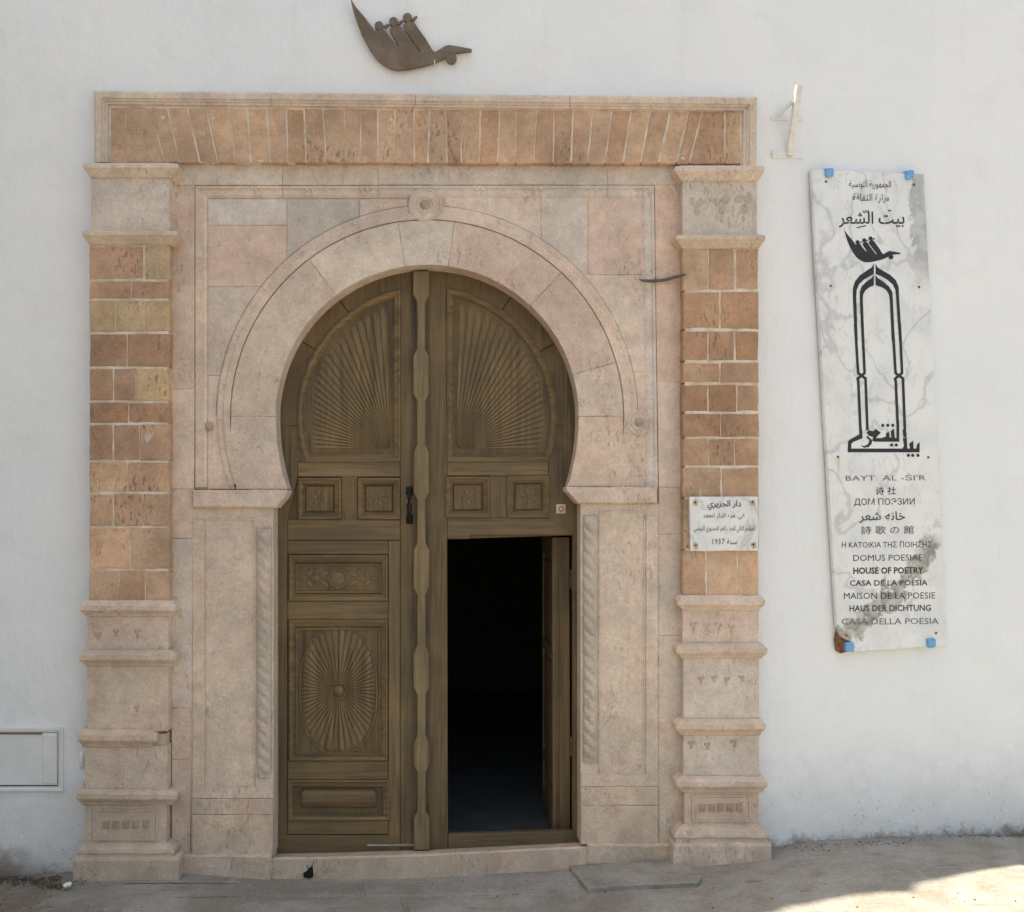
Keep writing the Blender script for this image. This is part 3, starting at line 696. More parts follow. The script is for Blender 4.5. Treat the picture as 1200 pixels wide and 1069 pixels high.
# --- jambs with imposts and cable mouldings
def jamb(side):
    L = side == 'left'
    X = (lambda x: x) if L else (lambda x: 1000 - x - (0 if x > 300 else 0))
    if L:
        q = rect(223.5, 595, 320.5, 1003)
        j = piece('jamb', q, DF - .006, -.26, 'marble', portal, C_CREAM, label='left jamb', gap=.2, bev=1.0, jit=.3, step=40)
        imp = [(225, 573.8), (336, 573.8), (336, 578), (333, 584), (327, 590), (323, 595.5), (225, 595.5)]
        strips = [rect(225.5, 609, 240, 935), rect(299, 900, 319, 935)]; yb = (922, 936, 955, 1003); xa, xb = 225, 319.5; cable = (309.5, 9.3, 620, 912)
        basex = (205, 318, 1002, 1034)
    else:
        q = rect(680, 590, 773, 990)
        j = piece('jamb', q, DF - .006, -.26, 'marble', portal, C_CREAM, label='right jamb', gap=.2, bev=1.0, jit=.3, step=40)
        imp = [(663.5, 570.6), (771, 570.6), (771, 590.5), (678, 590.5), (673, 586), (667, 579), (663.5, 576)]
        strips = [rect(757, 604, 771.5, 922)]; yb = (908, 922, 944, 990); xa, xb = 681, 771.5; cable = (692, 9.0, 605, 893)
        basex = (688, 790, 989.5, 1014)
    v, f = slab(imp, DF + .022, -.26, gap=.2, bev=1.8, jit=.4, step=9, bd=.008); mk('impost', v, f, 'marble', j, C_CREAM if L else C_PINK)
    for s in strips: piece('jamb_strip', s, DF + .001, DF - .03, 'marble', j, jc(C_CREAM, .04), gap=.3, bev=.7, jit=.2, step=30)
    ctr = rect(241.5, 609, 297.5, 921) if L else rect(703, 600, 755.5, 907)
    v, f = sweep(ctr[::-1], [(-1.2, DF - .008), (-.6, DF - .001), (.8, DF - .001), (1.4, DF - .008)], True); mk('panel_edge', v, f, 'marble', j, C_CREAM)
    piece('jamb_foot', rect(xa, yb[0], xb, yb[1]), DF, DF - .03, 'marble', j, jc(C_CREAM, .04), gap=.3, bev=.7)
    piece('jamb_foot', rect(xa, yb[1] + .5, xb, yb[2]), DF + .004, DF - .03, 'marble', j, jc(C_CAP, .04), gap=.3, bev=.7)
    piece('jamb_foot', rect(xa, yb[2] + .5, xb, yb[3]), DF + .009, DF - .03, 'marble', j, jc(C_CAP, .04), gap=.3, bev=.9)
    v, f = slab(rect(*[basex[i] for i in (0, 2, 1, 3)]), DF + .028, -.26, gap=.3, bev=1.6, jit=.9, step=12, bd=.006); mk('jamb_base', v, f, 'marble', j, C_CAP)
    cx, r, y0, y1 = cable; n = int((y1 - y0) / 1.6); k = 14; v = []; f = []; rm = r / 232.0
    for i in range(n + 1):
        y = y0 + (y1 - y0) * i / n
        for t in range(k + 1):
            th = math.pi * t / k; fade = min(1, i / 5, (n - i) / 5)
            ph = (y / 15.0 * 2 * math.pi) + -1 * (1 - math.cos(th)) * 3.2
            g = abs(math.sin(ph / 2)) ** .6
            v.append(W(cx - r * math.cos(th), y, DF - .014 + rm * math.sin(th) ** .7 * (.62 + (.26 if L else .42) * g * fade)))
    for i in range(n):
        for t in range(k): f.append([i * (k + 1) + t, (i + 1) * (k + 1) + t, (i + 1) * (k + 1) + t + 1, i * (k + 1) + t + 1])
    mk('cable_moulding', v, f, 'marble', j, (.52, .44, .36), smooth=True)
jamb('left'); jamb('right')
# sill
v = []; 
sillL = [(317, 1006, 1036), (400, 1004.5, 1036), (500, 1001.5, 1034), (600, 996.5, 1030), (692, 992, 1024)]
for x, yt, yb_ in sillL:
    a = W(x, yt, .045); b = W(x, yb_, .045); c = a.copy(); c.y = .30; c.z = a.z - .065
    v += [b, a + Vector((0, .006, 0)) * 0 - Vector((0, 0, .008)), a + Vector((0, .01, 0)), c]
f = []
for i in range(4):
    for k in range(3): f.append([i * 4 + k, (i + 1) * 4 + k, (i + 1) * 4 + k + 1, i * 4 + k + 1])
mk('door_sill', v, f, 'marble', portal, C_CAP)

# ------------------------------------------------------------------ the door
door = thing('arched_door', 'weathered olive brown carved wooden double door in the horseshoe arch, wicket open', 'door', W(500, 1000, DOOR))
WC = (.146, .099, .050); WCL = (.180, .124, .064); WCD = (.118, .083, .045)
D0 = DOOR
def leafpiece(parent, name, q, d=0.0, mat='wood_v', c=WC, **k):
    kk = dict(gap=.25 if 'arched' not in name else .02, bev=.6 if 'arched' not in name else .25, jit=.12, step=40, bd=.002); kk.update(k)
    return piece(name, q, D0 + d, D0 - .03, mat, parent, jc(c, .08), **kk)
def xo(y, r=183):    # x half-width of the leaf at height y (hidden behind the stone)
    return math.sqrt(max(0, r * r - (y - CY) ** 2)) if y < CY else r
# backing boards
def backing(s):
    if s < 0: q = [(CX - 14, CY - 184)] + [(CX - xo(y, 185), y) for y in (320, 340, 370, 400, 440, 488)] + [(314, 600), (314, 1006), (CX - 14, 1004)]
    return q
LL = mk('door_leaf', *slab([(490, 303), *arc(CX, CY, 186, 186, 93, 180, 14), (314, 600), (314, 1006), (490, 1003)], D0 - .018, D0 - .06, gap=0, bev=.2, jit=0, step=60), 'wood_v', door, WCD, label='closed left leaf')
RL = mk('door_leaf', *slab([(500, 303), *arc(CX, CY, 186, 186, 87, 0, 14), (686, 600), (686, 1000), (671, 999), (671, 627.5), (523, 632), (524, 1003), (500, 1003)], D0 - .018, D0 - .06, gap=0, bev=.2, jit=0, step=60), 'wood_v', door, WCD, label='right leaf with the wicket opening')
# left leaf framing
def arcband(a0, a1, r0, r1, cx=CX, n=10): return arc(cx, CY, r1, r1, a0, a1, n) + arc(cx, CY, r0, r0, a1, a0, n)
leafpiece(LL, 'arched_rail', arcband(98, 127, 147, 185) , c=WCD); leafpiece(LL, 'arched_rail', arcband(127.3, 149, 147, 185), c=WCD); leafpiece(LL, 'arched_rail', arcband(149.3, 184, 147, 185), c=WCD)
leafpiece(LL, 'stile', rect(469, 308, 489, 1002), c=WC)
leafpiece(LL, 'stile', [(314, 499), (353, 499), (356, 520), (362, 541), (349, 541), (349, 560), (337, 610), (337, 1004), (314, 1004)], c=WCD)
leafpiece(LL, 'stile', rect(400, 558.5, 419, 610), c=WC)
leafpiece(LL, 'rail', rect(349, 541, 469, 559), mat='wood_h', c=WCL); leafpiece(LL, 'rail', rect(337, 609, 469, 633), mat='wood_h', c=WCL)
leafpiece(LL, 'rail', rect(337, 633.5, 455, 650), mat='wood_h', c=WC)
leafpiece(LL, 'stile', rect(455, 633.5, 469, 1001), c=WCL)
leafpiece(LL, 'rail', rect(337, 704.5, 455, 727), mat='wood_h', c=WCL); leafpiece(LL, 'rail', rect(337, 892, 455, 914), mat='wood_h', c=WC)
leafpiece(LL, 'rail', rect(337, 962, 455, 978), mat='wood_h', c=WCL); leafpiece(LL, 'rail', rect(314, 979, 469, 1004), d=.006, mat='wood_h', c=WCD)
leafpiece(LL, 'metal_strip', rect(430, 989.5, 488, 992.5), d=.012, mat='wood_h', c=(.3, .28, .22))
# right leaf framing
leafpiece(RL, 'arched_rail', arcband(82, 55, 147, 185), c=WCD); leafpiece(RL, 'arched_rail', arcband(54.7, 30, 147, 185), c=WCD); leafpiece(RL, 'arched_rail', arcband(29.7, -4, 147, 185), c=WCD)
leafpiece(RL, 'stile', [(500, 308), (524, 308), (524, 632), (525, 1002), (500, 1002)], c=WC)
leafpiece(RL, 'stile', [(686, 499), (648, 499), (645, 520), (639, 541), (643, 541), (643, 610), (671, 628), (671, 980), (686, 999)], c=WCD)
leafpiece(RL, 'rail', rect(524, 541, 643, 558), mat='wood_h', c=WCL); leafpiece(RL, 'rail', [(524, 607), (686, 607), (686, 627), (551, 627), (551, 632), (524, 632)], mat='wood_h', c=WCL)
leafpiece(RL, 'stile', rect(573.5, 558, 594.5, 607), c=WC); leafpiece(RL, 'stile', rect(643.5, 541, 686, 607), d=-.001, c=WC)
leafpiece(RL, 'rail', [(525, 978), (679, 974), (686, 999), (525, 999)], d=.006, mat='wood_h', c=WCD)
# mouldings
PMd = [(-4.5, D0 - .002), (-4.0, D0 + .009), (-2.5, D0 + .012), (-.8, D0 + .005), (1.2, D0 - .002), (2.5, D0 + .002), (4.2, D0 - .012), (4.6, D0 - .02)]
def mould(parent, q, prof=PMd, c=WCL):
    q = list(q)
    if area2(q) < 0: q = q[::-1]
    v, f = sweep(q, prof, True); mk('panel_moulding', v, f, 'wood_h', parent, jc(c, .06))
def inner(q, g):
    return inset(q, g)
def lunette(r, xs, yb, s):
    # s -1 left, +1 right; closed outline
    a0 = math.degrees(math.acos(min(1, abs(xs - CX) / r))); 
    a1 = -math.degrees(math.asin((yb - CY) / r)) 
    pts = arc(CX, CY, r, r, a0, a1, 18)
    if s < 0: pts = [(2 * CX - x, y) for x, y in pts]
    return pts + [(xs, yb)]
PML = [(-3.5, D0 - .002), (-3.0, D0 + .008), (-1.2, D0 + .011), (.4, D0 + .004), (2.4, D0 + .0), (3.4, D0 + .003), (5.4, D0 - .012), (6, D0 - .02)]
def sunburst(parent, org, bnd, a0, a1, n, d, h, r0=3, nm='sunburst', c=WCL):
    v = []; f = []
    for i in range(n):
        t0 = a0 + (a1 - a0) * i / n; t1 = a0 + (a1 - a0) * (i + 1) / n; tm = (t0 + t1) / 2
        def pt(a, q): return (org[0] + q * math.cos(R(a)), org[1] - q * math.sin(R(a)))
        rb0, rb1, rbm = bnd(t0 + (t1 - t0) * .06), bnd(t1 - (t1 - t0) * .06), bnd(tm)
        b = len(v)
        e = (t1 - t0) * .30
        rows = []
        for fr_, hh in ((0, .35), (.12, .8), (.5, 1), (.93, 1)):
            row = []
            for a, rb, up in ((t0 + (t1 - t0) * .04, rb0, 0), (tm - e, rbm, .85), (tm, rbm, 1), (tm + e, rbm, .85), (t1 - (t1 - t0) * .04, rb1, 0)):
                rr = r0 + (rb - r0) * fr_; row.append(W(*pt(a, rr), d + h * hh * up))
            rows.append(row)
        row = []
        for a, rb in ((t0 + (t1 - t0) * .2, rb0 * .985), (tm - e, rbm * .993), (tm, rbm), (tm + e, rbm * .993), (t1 - (t1 - t0) * .2, rb1 * .985)): row.append(W(*pt(a, rb), d))
        rows.append(row)
        for r_ in rows: v += r_
        for k in range(4):
            for q in range(4): f.append([b + k * 5 + q, b + k * 5 + q + 1, b + (k + 1) * 5 + q + 1, b + (k + 1) * 5 + q])
    return mk(nm, v, f, 'wood_v', parent, c)
for s, leaf in ((-1, LL), (1, RL)):
    xs_o, xs_i = (466, 456) if s < 0 else (527, 537)
    mould(leaf, lunette(149, xs_o, 538, s), PML)
    org = (457, 526) if s < 0 else (534, 526)
    def bnd(a, org=org, s=s):
        ux, uy = math.cos(R(a)), -math.sin(R(a)); ox, oy = org[0] - CX, org[1] - CY; r = 137.5
        b_ = ox * ux + oy * uy; c_ = ox * ox + oy * oy - r * r; t = -b_ + math.sqrt(b_ * b_ - c_)
        return t
    if s < 0: sunburst(leaf, org, bnd, 91.0, 180, 25, D0 - .018, .0065)
    else: sunburst(leaf, org, bnd, 89.0, 0, 25, D0 - .018, .0065)
    if s < 0: mb = MB(); mb.add(*slab([(352, 500), (349, 541), (352, 541)], D0 - .001, D0 - .03))
# small square panels with rosettes
for x0, y0, x1, y1, leaf in ((350, 561, 399, 608, LL), (420, 561, 468, 608, LL), (523, 559.5, 573, 606, RL), (595, 558.5, 643, 606, RL)):
    mould(leaf, inset(rect(x0, y0, x1, y1), 3.5))
    piece('small_panel', rect(x0 + 8.5, y0 + 8.5, x1 - 8.5, y1 - 8.5), D0 - .006, D0 - .03, 'wood_v', leaf, jc(WC, .06), gap=.2, bev=1.2)
    cx_, cy_ = (x0 + x1) / 2, (y0 + y1) / 2; mb = MB()
    for k in range(6):
        a = k * math.pi / 3 + .3; mb.add(*dome(cx_ + 6.2 * math.cos(a), cy_ + 6.2 * math.sin(a), 5.4, 3.0, .007, D0 - .006, rot=a, n=8))
    mb.add(*dome(cx_, cy_, 2.4, 2.4, .010, D0 - .006, n=8)); mb.add(*ring(cx_, cy_, 13, .8, .003, D0 - .006, n=20))
    mb.build('rosette', 'wood_v', leaf, WCL, smooth=True)
# left leaf lower panels
mould(LL, inset(rect(338.5, 651, 454, 704), 4)); mould(LL, inset(rect(338.5, 727, 454, 892), 4)); mould(LL, inset(rect(337.5, 914.5, 456, 962), 4))
mould(LL, inset(rect(347, 661, 446, 695), 1), [(-1.5, D0 - .018), (-.8, D0 - .009), (.8, D0 - .009), (1.5, D0 - .018)]); mould(LL, inset(rect(347, 736, 446, 884), 1), [(-1.5, D0 - .018), (-.8, D0 - .009), (.8, D0 - .009), (1.5, D0 - .018)])
mb = MB(); dd = D0 - .017
mb.add(*dome(396, 678, 9, 9, .009, dd, n=12)); mb.add(*ring(396, 678, 10.5, 1.2, .006, dd))
for s in (-1, 1):
    for k, (ox, oy, rx, ry, rt) in enumerate(((17, -5, 7, 3, .5), (17, 6, 7, 3, -.5), (26, 0, 6, 3.4, 0), (34, -6, 5, 3, .7), (34, 6, 5.5, 3, -.7), (42, 0, 5, 2.6, .2), (22, 9, 5, 2, .2), (25, -9, 5, 2, -.3))):
        mb.add(*dome(396 + s * ox, 678 + oy, rx, ry, .008, dd, rot=rt * s, n=8))
mb.build('scroll_carving', 'wood_h', LL, WCL, smooth=True)
def oval(a, rx=43.5, ry=73):
    c, s = abs(math.cos(R(a))), abs(math.sin(R(a)));   # superellipse-like
    p = 2.35; return (1.0 / ((c / rx) ** p + (s / ry) ** p)) ** (1 / p)
sunburst(LL, (396.5, 809.5), oval, 0, 360, 52, D0 - .018, .0065, r0=9)
v, f = sweep([(396.5 + (oval(a) + 1.8) * math.cos(R(a)), 809.5 - (oval(a) + 1.8) * math.sin(R(a))) for a in range(0, 360, 8)], [(-1.3, D0 - .019), (-.6, D0 - .010), (.6, D0 - .010), (1.3, D0 - .019)], True)
mk('oval_moulding', v, f, 'wood_v', LL, WCL)
mb = MB(); mb.add(*dome(396.5, 809.5, 7, 7.5, .012, D0 - .016, n=14)); mb.add(*ring(396.5, 809.5, 9, 1.3, .008, D0 - .016)); mb.build('rosette', 'wood_v', LL, WC, smooth=True)
v = []; f = []; k = 8
for i, x in enumerate((353, 355, 439, 441)):
    for t in range(k + 1):
        th = math.pi * t / k; rr = 1 if 0 < i < 3 else .8; v.append(W(x, 935.5 - 11.5 * math.cos(th) * rr, D0 - .018 + .032 * math.sin(th) * rr))
for i in range(3):
    for t in range(k): f.append([i * (k + 1) + t, i * (k + 1) + t + 1, (i + 1) * (k + 1) + t + 1, (i + 1) * (k + 1) + t])
f.append(list(range(k + 1))); f.append([3 * (k + 1) + t for t in reversed(range(k + 1))])
mk('half_round_bolster', v, f, 'wood_h', LL, (.15, .095, .05))
# cover strip with swellings
def strip():
    segs = [(317, 345), (418, 461), (530, 577), (645, 689), (766, 806), (872, 897), (961, 997)]
    W0, N0 = 9.3, 5.0; L = []
    for k, (a, b) in enumerate(segs):
        if k: L.append((a - 9 if k else a, N0))
        L += [(a, W0), (b, W0)]
        if k < len(segs) - 1: L.append((b + 9, N0))
    L = [(y, w) for y, w in L]
    cx = lambda y: 493.3 + (y - 317) * .001
    q = [(cx(y) - w, y) for y, w in L] + [(cx(y) + w, y) for y, w in reversed(L)]
    return piece('cover_strip', q, D0 + .045, D0 - .01, 'wood_v', door, (.215, .158, .085), gap=.1, bev=1.0, jit=.2, step=30, bd=.005)
strip()
piece('strip_bed', rect(482, 305, 504, 1000), D0 + .002, D0 - .03, 'wood_v', door, (.09, .07, .045), gap=0, bev=.3)
# handle
mb = MB(); 
hp = [W(480, 575, D0 + .004), W(480, 576, D0 + .035), W(479.5, 584, D0 + .055), W(479.5, 592, D0 + .06), W(479.5, 600, D0 + .055), W(480, 608, D0 + .035), W(480, 610, D0 + .004)]
mb.add(*tube(hp, [.010, .010, .011, .014, .011, .010, .010])); mb.add(*slab(rect(476, 570, 484, 580), D0 + .007, D0, gap=0, bev=1)); mb.add(*slab(rect(476, 604, 484, 614), D0 + .007, D0, gap=0, bev=1))
mb.build('handle', 'iron', door)
piece('number_tile', rect(652, 591, 663, 602), D0 + .010, D0, 'mortar', door, None, gap=0, bev=.8, step=8)
mb = MB(); mb.add(*ring(657.5, 596.5, 2.6, .8, .002, D0 + .0095)); mb.build('tile_mark', 'rusty', door)
# wicket swung inwards: built in metres at its hinge
wp = W(667.5, 800, -.27); wb_, wt = W(660, 979, -.29).z, W(660, 630, -.27).z
x1_, x0_ = wp.x, W(647.5, 800, -.27).x
th = x1_ - x0_; ya, yb_ = .27, .92
v, f = box3((x0_ + .012, ya, wb_), (x1_, yb_, wt)); wk = mk('wicket_door', v, f, 'wood_v', door, WCL, label='narrow wicket door swung open into the dark hall')
wz = lambda t: wb_ + (wt - wb_) * t
mb = MB(); mb.add(*box3((x0_, ya - .004, wb_), (x0_ + .014, ya + .09, wt))); mb.build('stile', 'wood_v', wk, WCL)
mb = MB(); mb.add(*box3((x0_, yb_ - .09, wb_), (x0_ + .014, yb_, wt))); mb.build('stile', 'wood_v', wk, WCL)
for t0, t1 in ((0, .07), (.17, .21), (.58, .62), (.93, 1)):
    mb = MB(); mb.add(*box3((x0_ + .001, ya + .088, wz(t0)), (x0_ + .014, yb_ - .088, wz(t1)))); mb.build('rail', 'wood_v', wk, WCL)
for t0, t1 in ((.085, .155), (.23, .56), (.64, .91)):
    mb = MB(); mb.add(*box3((x0_ + .004, ya + .12, wz(t0)), (x0_ + .013, yb_ - .12, wz(t1)))); mb.build('raised_panel', 'wood_v', wk, (.22, .12, .06))
mb = MB(); mb.add(*box3((x0_ + .028, ya - .006, wb_ + .002), (x0_ + .034, ya - .0005, wt - .002))); mb.build('edge_bead', 'wood_v', wk, WCD)
for zc in (.30, .86):
    mb = MB(); mb.add(*tube([(x1_ + .012, ya - .012, wz(zc) - .05), (x1_ + .012, ya - .012, wz(zc) + .05)], .011)); mb.build('hinge', 'rusty', wk)

# ------------------------------------------------------------------ metal bird above the door
BIRD = [(160, -45), (174, 0), (200, 42), (260, 112), (300, 165), (322, 197), (340, 186), (372, 176), (392, 196), (420, 240), (468, 296), (477, 291), (424, 205), (417, 184), (440, 168), (470, 160), (490, 172), (520, 222), (606, 334),
        (616, 328), (512, 188), (503, 160), (520, 145), (548, 134), (574, 142), (600, 180), (650, 250), (690, 318), (708, 333), (740, 314), (770, 295), (795, 287), (850, 295), (943, 313), (943, 328), (845, 338), (800, 356), (760, 376), (700, 403), (620, 425), (540, 442),
        (470, 447), (435, 440), (400, 425), (365, 402), (330, 370), (285, 305), (240, 220), (205, 130), (180, 50)]
BIRD = [(380 + x / 5.4545, y / 5.4545) for x, y in BIRD]
HEADS = [(350, 163, 28), (443, 137, 29), (531, 111, 29), (813, 371, 33)]
HEADS = [(380 + x / 5.4545, y / 5.4545, r / 5.4545) for x, y, r in HEADS]
NIBS = [((385, 172), (412, 152)), ((470, 150), (501, 129)), ((562, 128), (592, 102))]
NIBS = [tuple((380 + x / 5.4545, y / 5.4545) for x, y in q) for q in NIBS]
def nibpoly(a, b, w):
    dx, dy = b[0] - a[0], b[1] - a[1]; l = math.hypot(dx, dy); nx, ny = -dy / l * w, dx / l * w
    return [(a[0] + nx * 1.3, a[1] + ny * 1.3), (b[0] + nx * .5, b[1] + ny * .5), (b[0] - nx * .5, b[1] - ny * .5), (a[0] - nx * 1.3, a[1] - ny * 1.3)]
bird = thing('metal_bird_emblem', 'brown metal silhouette of a long-necked bird carrying three figures, high above the door', 'emblem', W(480, 45))
mk('bird_body', *slab(BIRD, .040, .022, gap=0, bev=.25, jit=0, step=60, bd=.001), 'bronze', bird)
for x, y, r in HEADS:
    mk('round_head', *slab(arc(x, y, r, r, 0, 340, 17), .042, .020, gap=0, bev=.25, jit=0, step=60, bd=.001), 'bronze', bird)
for a, b in NIBS: mk('small_beak', *slab(nibpoly(a, b, 1.4), .041, .021, gap=0, bev=.15, jit=0, step=60, bd=.001), 'bronze', bird)
mb = MB()
for x, y in ((440, 50), (505, 62)): mb.add(*tube([W(x, y, -.01), W(x, y, .024)], .008))
mb.build('wall_pin', 'bronze', bird)
mb = MB(); mb.add(*tube([W(509, 70, .043), W(509.5, 76, .043)], .002)); mb.build('wire_tie', 'white_paint', bird)
mb = MB(); mb.add(*tube([W(478, -60, .012), W(477.5, -20, .012), W(478, 15, .03)], .0018)); mb.build('hanging_wire', 'cream_paint', bird)

# ------------------------------------------------------------------ pole bracket, strap, hatch
br = thing('flagpole_bracket', 'cream steel flagpole socket with brace bolted to the wall right of the lintel', 'bracket', WB(925, 185))
a, b = WB(924.5, 182, .01), WB(936.3, 100, .13)
v, f = tube([a, b], .021, 4, True, cap=False); v2, f2 = tube([a + (b - a) * .9, b], .017, 4, True, cap=False)
mb = MB(); mb.add(v, f); mb.build('square_tube', 'cream_paint', br); mb = MB(); mb.add(v2, f2); mb.add(*tube([b - (b - a) * .06, b - (b - a) * .05], .019, 4, True)); mb.build('tube_inside', 'rusty', br)
mb = MB(); mb.add(*slab(rect(905, 177, 941.5, 185.5), .012, -.02, gap=0, bev=.6, step=40, P=WB)); mb.build('base_plate', 'white_paint', br)
mb = MB(); mb.add(*tube([WB(908, 138, .0), WB(930, 118, .10)], .011, 4, True)); mb.build('brace', 'white_paint', br)
mb = MB(); mb.add(*slab(rect(904, 136, 941, 141), .010, -.02, gap=0, bev=.6, step=40, P=WB)); mb.build('brace_plate', 'white_paint', br)
mb = MB(); mb.add(*tube([W(749, 327.5, .036), W(753, 329, .045), W(765, 329.5, .050), W(780, 328, .055), W(792, 324.5, .07), W(800, 322.5, .095), W(803, 322, .115)], [.003, .007, .0085, .0085, .0085, .008, .007]))
tag(mb.build('iron_strap', 'strap', None), 'thin curved black iron rod crossing the frame beside the right pilaster', 'rod')

ht = thing('utility_hatch', 'white painted metal utility hatch low on the wall left of the portal', 'hatch', W(30, 930))
mb = MB(); mb.add(*sweep([(-60, 926), (72.5, 926), (72.5, 855), (-60, 855)], [(-3.2, -.02), (-3.2, .012), (-1, .016), (1.6, .016), (2.4, .004), (2.4, -.02)][::1])); mb.build('hatch_frame', 'white_paint', ht)
piece('hatch_door', rect(-60, 859, 66.8, 920.5), .0125, -.02, 'white_paint', ht, gap=0, bev=.8, jit=.1, step=60)
piece('hatch_rib', rect(50, 861, 66, 919), .0165, .005, 'white_paint', ht, gap=0, bev=.8, jit=.1, step=60)
piece('hatch_rib', rect(-60, 859.5, 49, 861), .018, .005, 'bronze', ht, gap=0, bev=.3, jit=.1, step=60)
piece('hatch_gap_shade', rect(-60, 858.2, 67.8, 921.4), .006, -.02, 'gap_soot', ht, gap=0, bev=.2, jit=0, step=60)  # black plate, shade of the gap round the hatch door put in as colour

# ------------------------------------------------------------------ lettering
AB = {'ا': 'ﺍﺎ', 'ب': 'ﺏﺐﺑﺒ', 'ة': 'ﺓﺔ', 'ت': 'ﺕﺖﺗﺘ', 'ث': 'ﺙﺚﺛﺜ', 'ج': 'ﺝﺞﺟﺠ', 'ح': 'ﺡﺢﺣﺤ', 'خ': 'ﺥﺦﺧﺨ', 'د': 'ﺩﺪ', 'ذ': 'ﺫﺬ', 'ر': 'ﺭﺮ', 'ز': 'ﺯﺰ', 'س': 'ﺱﺲﺳﺴ', 'ش': 'ﺵﺶﺷﺸ',
      'ع': 'ﻉﻊﻋﻌ', 'ف': 'ﻑﻒﻓﻔ', 'ق': 'ﻕﻖﻗﻘ', 'ل': 'ﻝﻞﻟﻠ', 'م': 'ﻡﻢﻣﻤ', 'ن': 'ﻥﻦﻧﻨ', 'ه': 'ﻩﻪﻫﻬ', 'و': 'ﻭﻮ', 'ي': 'ﻱﻲﻳﻴ', 'ؤ': 'ﺅﺆ'}
def arab(s):
    out = []
    for i, ch in enumerate(s):
        if ch not in AB: out.append(ch); continue
        pj = i > 0 and len(AB.get(s[i - 1], '')) == 4; nj = i + 1 < len(s) and s[i + 1] in AB and len(AB[ch]) == 4
        out.append(AB[ch][(1 if not nj else 3) if pj else (0 if not nj else 2)])
    r = ''.join(reversed(out))
    # numbers keep their direction
    import re
    return re.sub(r'\d+', lambda q: q.group(0)[::-1], r)
def text(s, x0, x1, yc, h, P, d, parent, name='inscription_line', mat='ink', bold=0.0, space=1.0, slope=0.0, res=2):
    cu = bpy.data.curves.new('t', 'FONT'); cu.body = s; cu.resolution_u = res; cu.offset = bold; cu.space_character = space; cu.fill_mode = 'FRONT'; cu.size = 10; cu.offset = bold * 10
    ob = bpy.data.objects.new('t', cu); COL.objects.link(ob)
    dg = bpy.context.evaluated_depsgraph_get(); me = bpy.data.meshes.new_from_object(ob.evaluated_get(dg))
    vs = [v.co.copy() for v in me.vertices]; fs = [list(p.vertices) for p in me.polygons]
    bpy.data.objects.remove(ob); bpy.data.curves.remove(cu); bpy.data.meshes.remove(me)
    a, b = min(v.x for v in vs), max(v.x for v in vs); c, e = min(v.y for v in vs), max(v.y for v in vs)
    out = [P(x0 + (x1 - x0) * (v.x - a) / (b - a), yc + h / 2 - h * (v.y - c) / (e - c) + slope * (v.x - a) / (b - a), d) for v in vs]
    return mk(name, out, fs, mat, parent)

pq = thing('marble_plaque', 'tall white veined marble plaque with bird, arch sign and many languages, right of the portal', 'plaque', WB(1045, 762))
PD = .036
piece('marble_slab', [(951, 199), (985, 199.5), (1083, 204), (1088, 300), (1099, 520), (1110.5, 757), (1050, 761), (1001, 764.5), (995, 752), (984, 745), (981, 735), (966, 480)], PD, PD - .028, 'plaque', pq, gap=0, bev=.9, jit=.35, step=28, bd=.004, P=WB)
piece('broken_corner', [(981, 740), (988, 744), (996, 750), (998, 763), (991, 764), (986, 766), (981, 763), (979, 750)], PD - .012, PD - .03, 'rusty', pq, gap=0, bev=1.2, jit=.8, step=6, P=WB)
for x, y in ((973, 202), (1067, 204.5), (996.5, 758.5), (1092.5, 754)):
    mb = MB(); mb.add(*slab([(x - 4.8, y - 5), (x + 3, y - 5.6), (x + 4.8, y - 4), (x + 4.5, y + 4), (x - 1, y + 5.8), (x - 4.4, y + 4.4)], PD + .018, PD - .045, gap=0, bev=1.2, jit=.3, P=WB, step=20)); mb.build('blue_clip', 'blue', pq)
for x, y in ((968, 213), (1071, 216.5), (973.5, 335), (1077, 336.5), (982, 535.5), (1088, 536), (992, 745), (1097, 742)):
    mb = MB(); mb.add(*dome(x, y, 1.9, 1.9, .005, PD, P=WB, n=8)); mb.build('bolt', 'rusty', pq)
TD = PD + .0012
text(arab('الجمهورية التونسية'), 995, 1044, 216.5, 10.5, WB, TD, pq, slope=.5, res=1)
text(arab('وزارة الثقافة'), 999, 1042, 232.5, 11, WB, TD, pq, res=1)
text(arab('بيت الشعر'), 983, 1060, 257.5, 19, WB, TD, pq, bold=.012)
mb = MB()
for q in ([(1011, 247), (1013, 249.5), (1014.5, 246.5), (1016, 249.3), (1018, 246)], [(1040.5, 247.2), (1044.5, 246.6)], [(1004, 267), (1010, 265.5), (1015, 264.6)]):
    mb.add(*sweep(q, [(-.6, TD), (.6, TD)], False, WB))
mb.build('vowel_marks', 'ink', pq)
rows = [('BAYT  AL -ṠI\'R', 991, 1085, 559.5, 8.2, 'ink_soft', .0), ('诗 社', 1026, 1050, 575.5, 9.5, 'ink', .008), ('ДОМ ПОЭЗИИ', 1001, 1072, 589, 9.2, 'ink', .0), (arab('خانه شعر'), 1007, 1061, 606.5, 13.5, 'ink', .006),
        ('詩 歌 の 館', 1009, 1071, 621.5, 9.8, 'ink_soft', .004), ('H KATOIKIA THΣ ΠOIHΣHΣ', 986.5, 1092, 638.5, 7.0, 'ink', .0), ('DOMUS POESIAE', 1000, 1081, 654, 7.2, 'ink', .0), ('HOUSE OF POETRY', 1000, 1082, 669, 7.8, 'ink', .028),
        ('CASA DE LA POESIA', 996, 1087, 683.5, 6.6, 'ink', .012), ('MAISON DE LA POESIE', 989, 1096, 698.5, 7.4, 'ink', .0), ('HAUS DER DICHTUNG', 995.5, 1091, 713, 7.2, 'ink', .014), ('CASA DELLA POESIA', 986.5, 1100, 728.5, 7.2, 'ink_soft', -.004)]
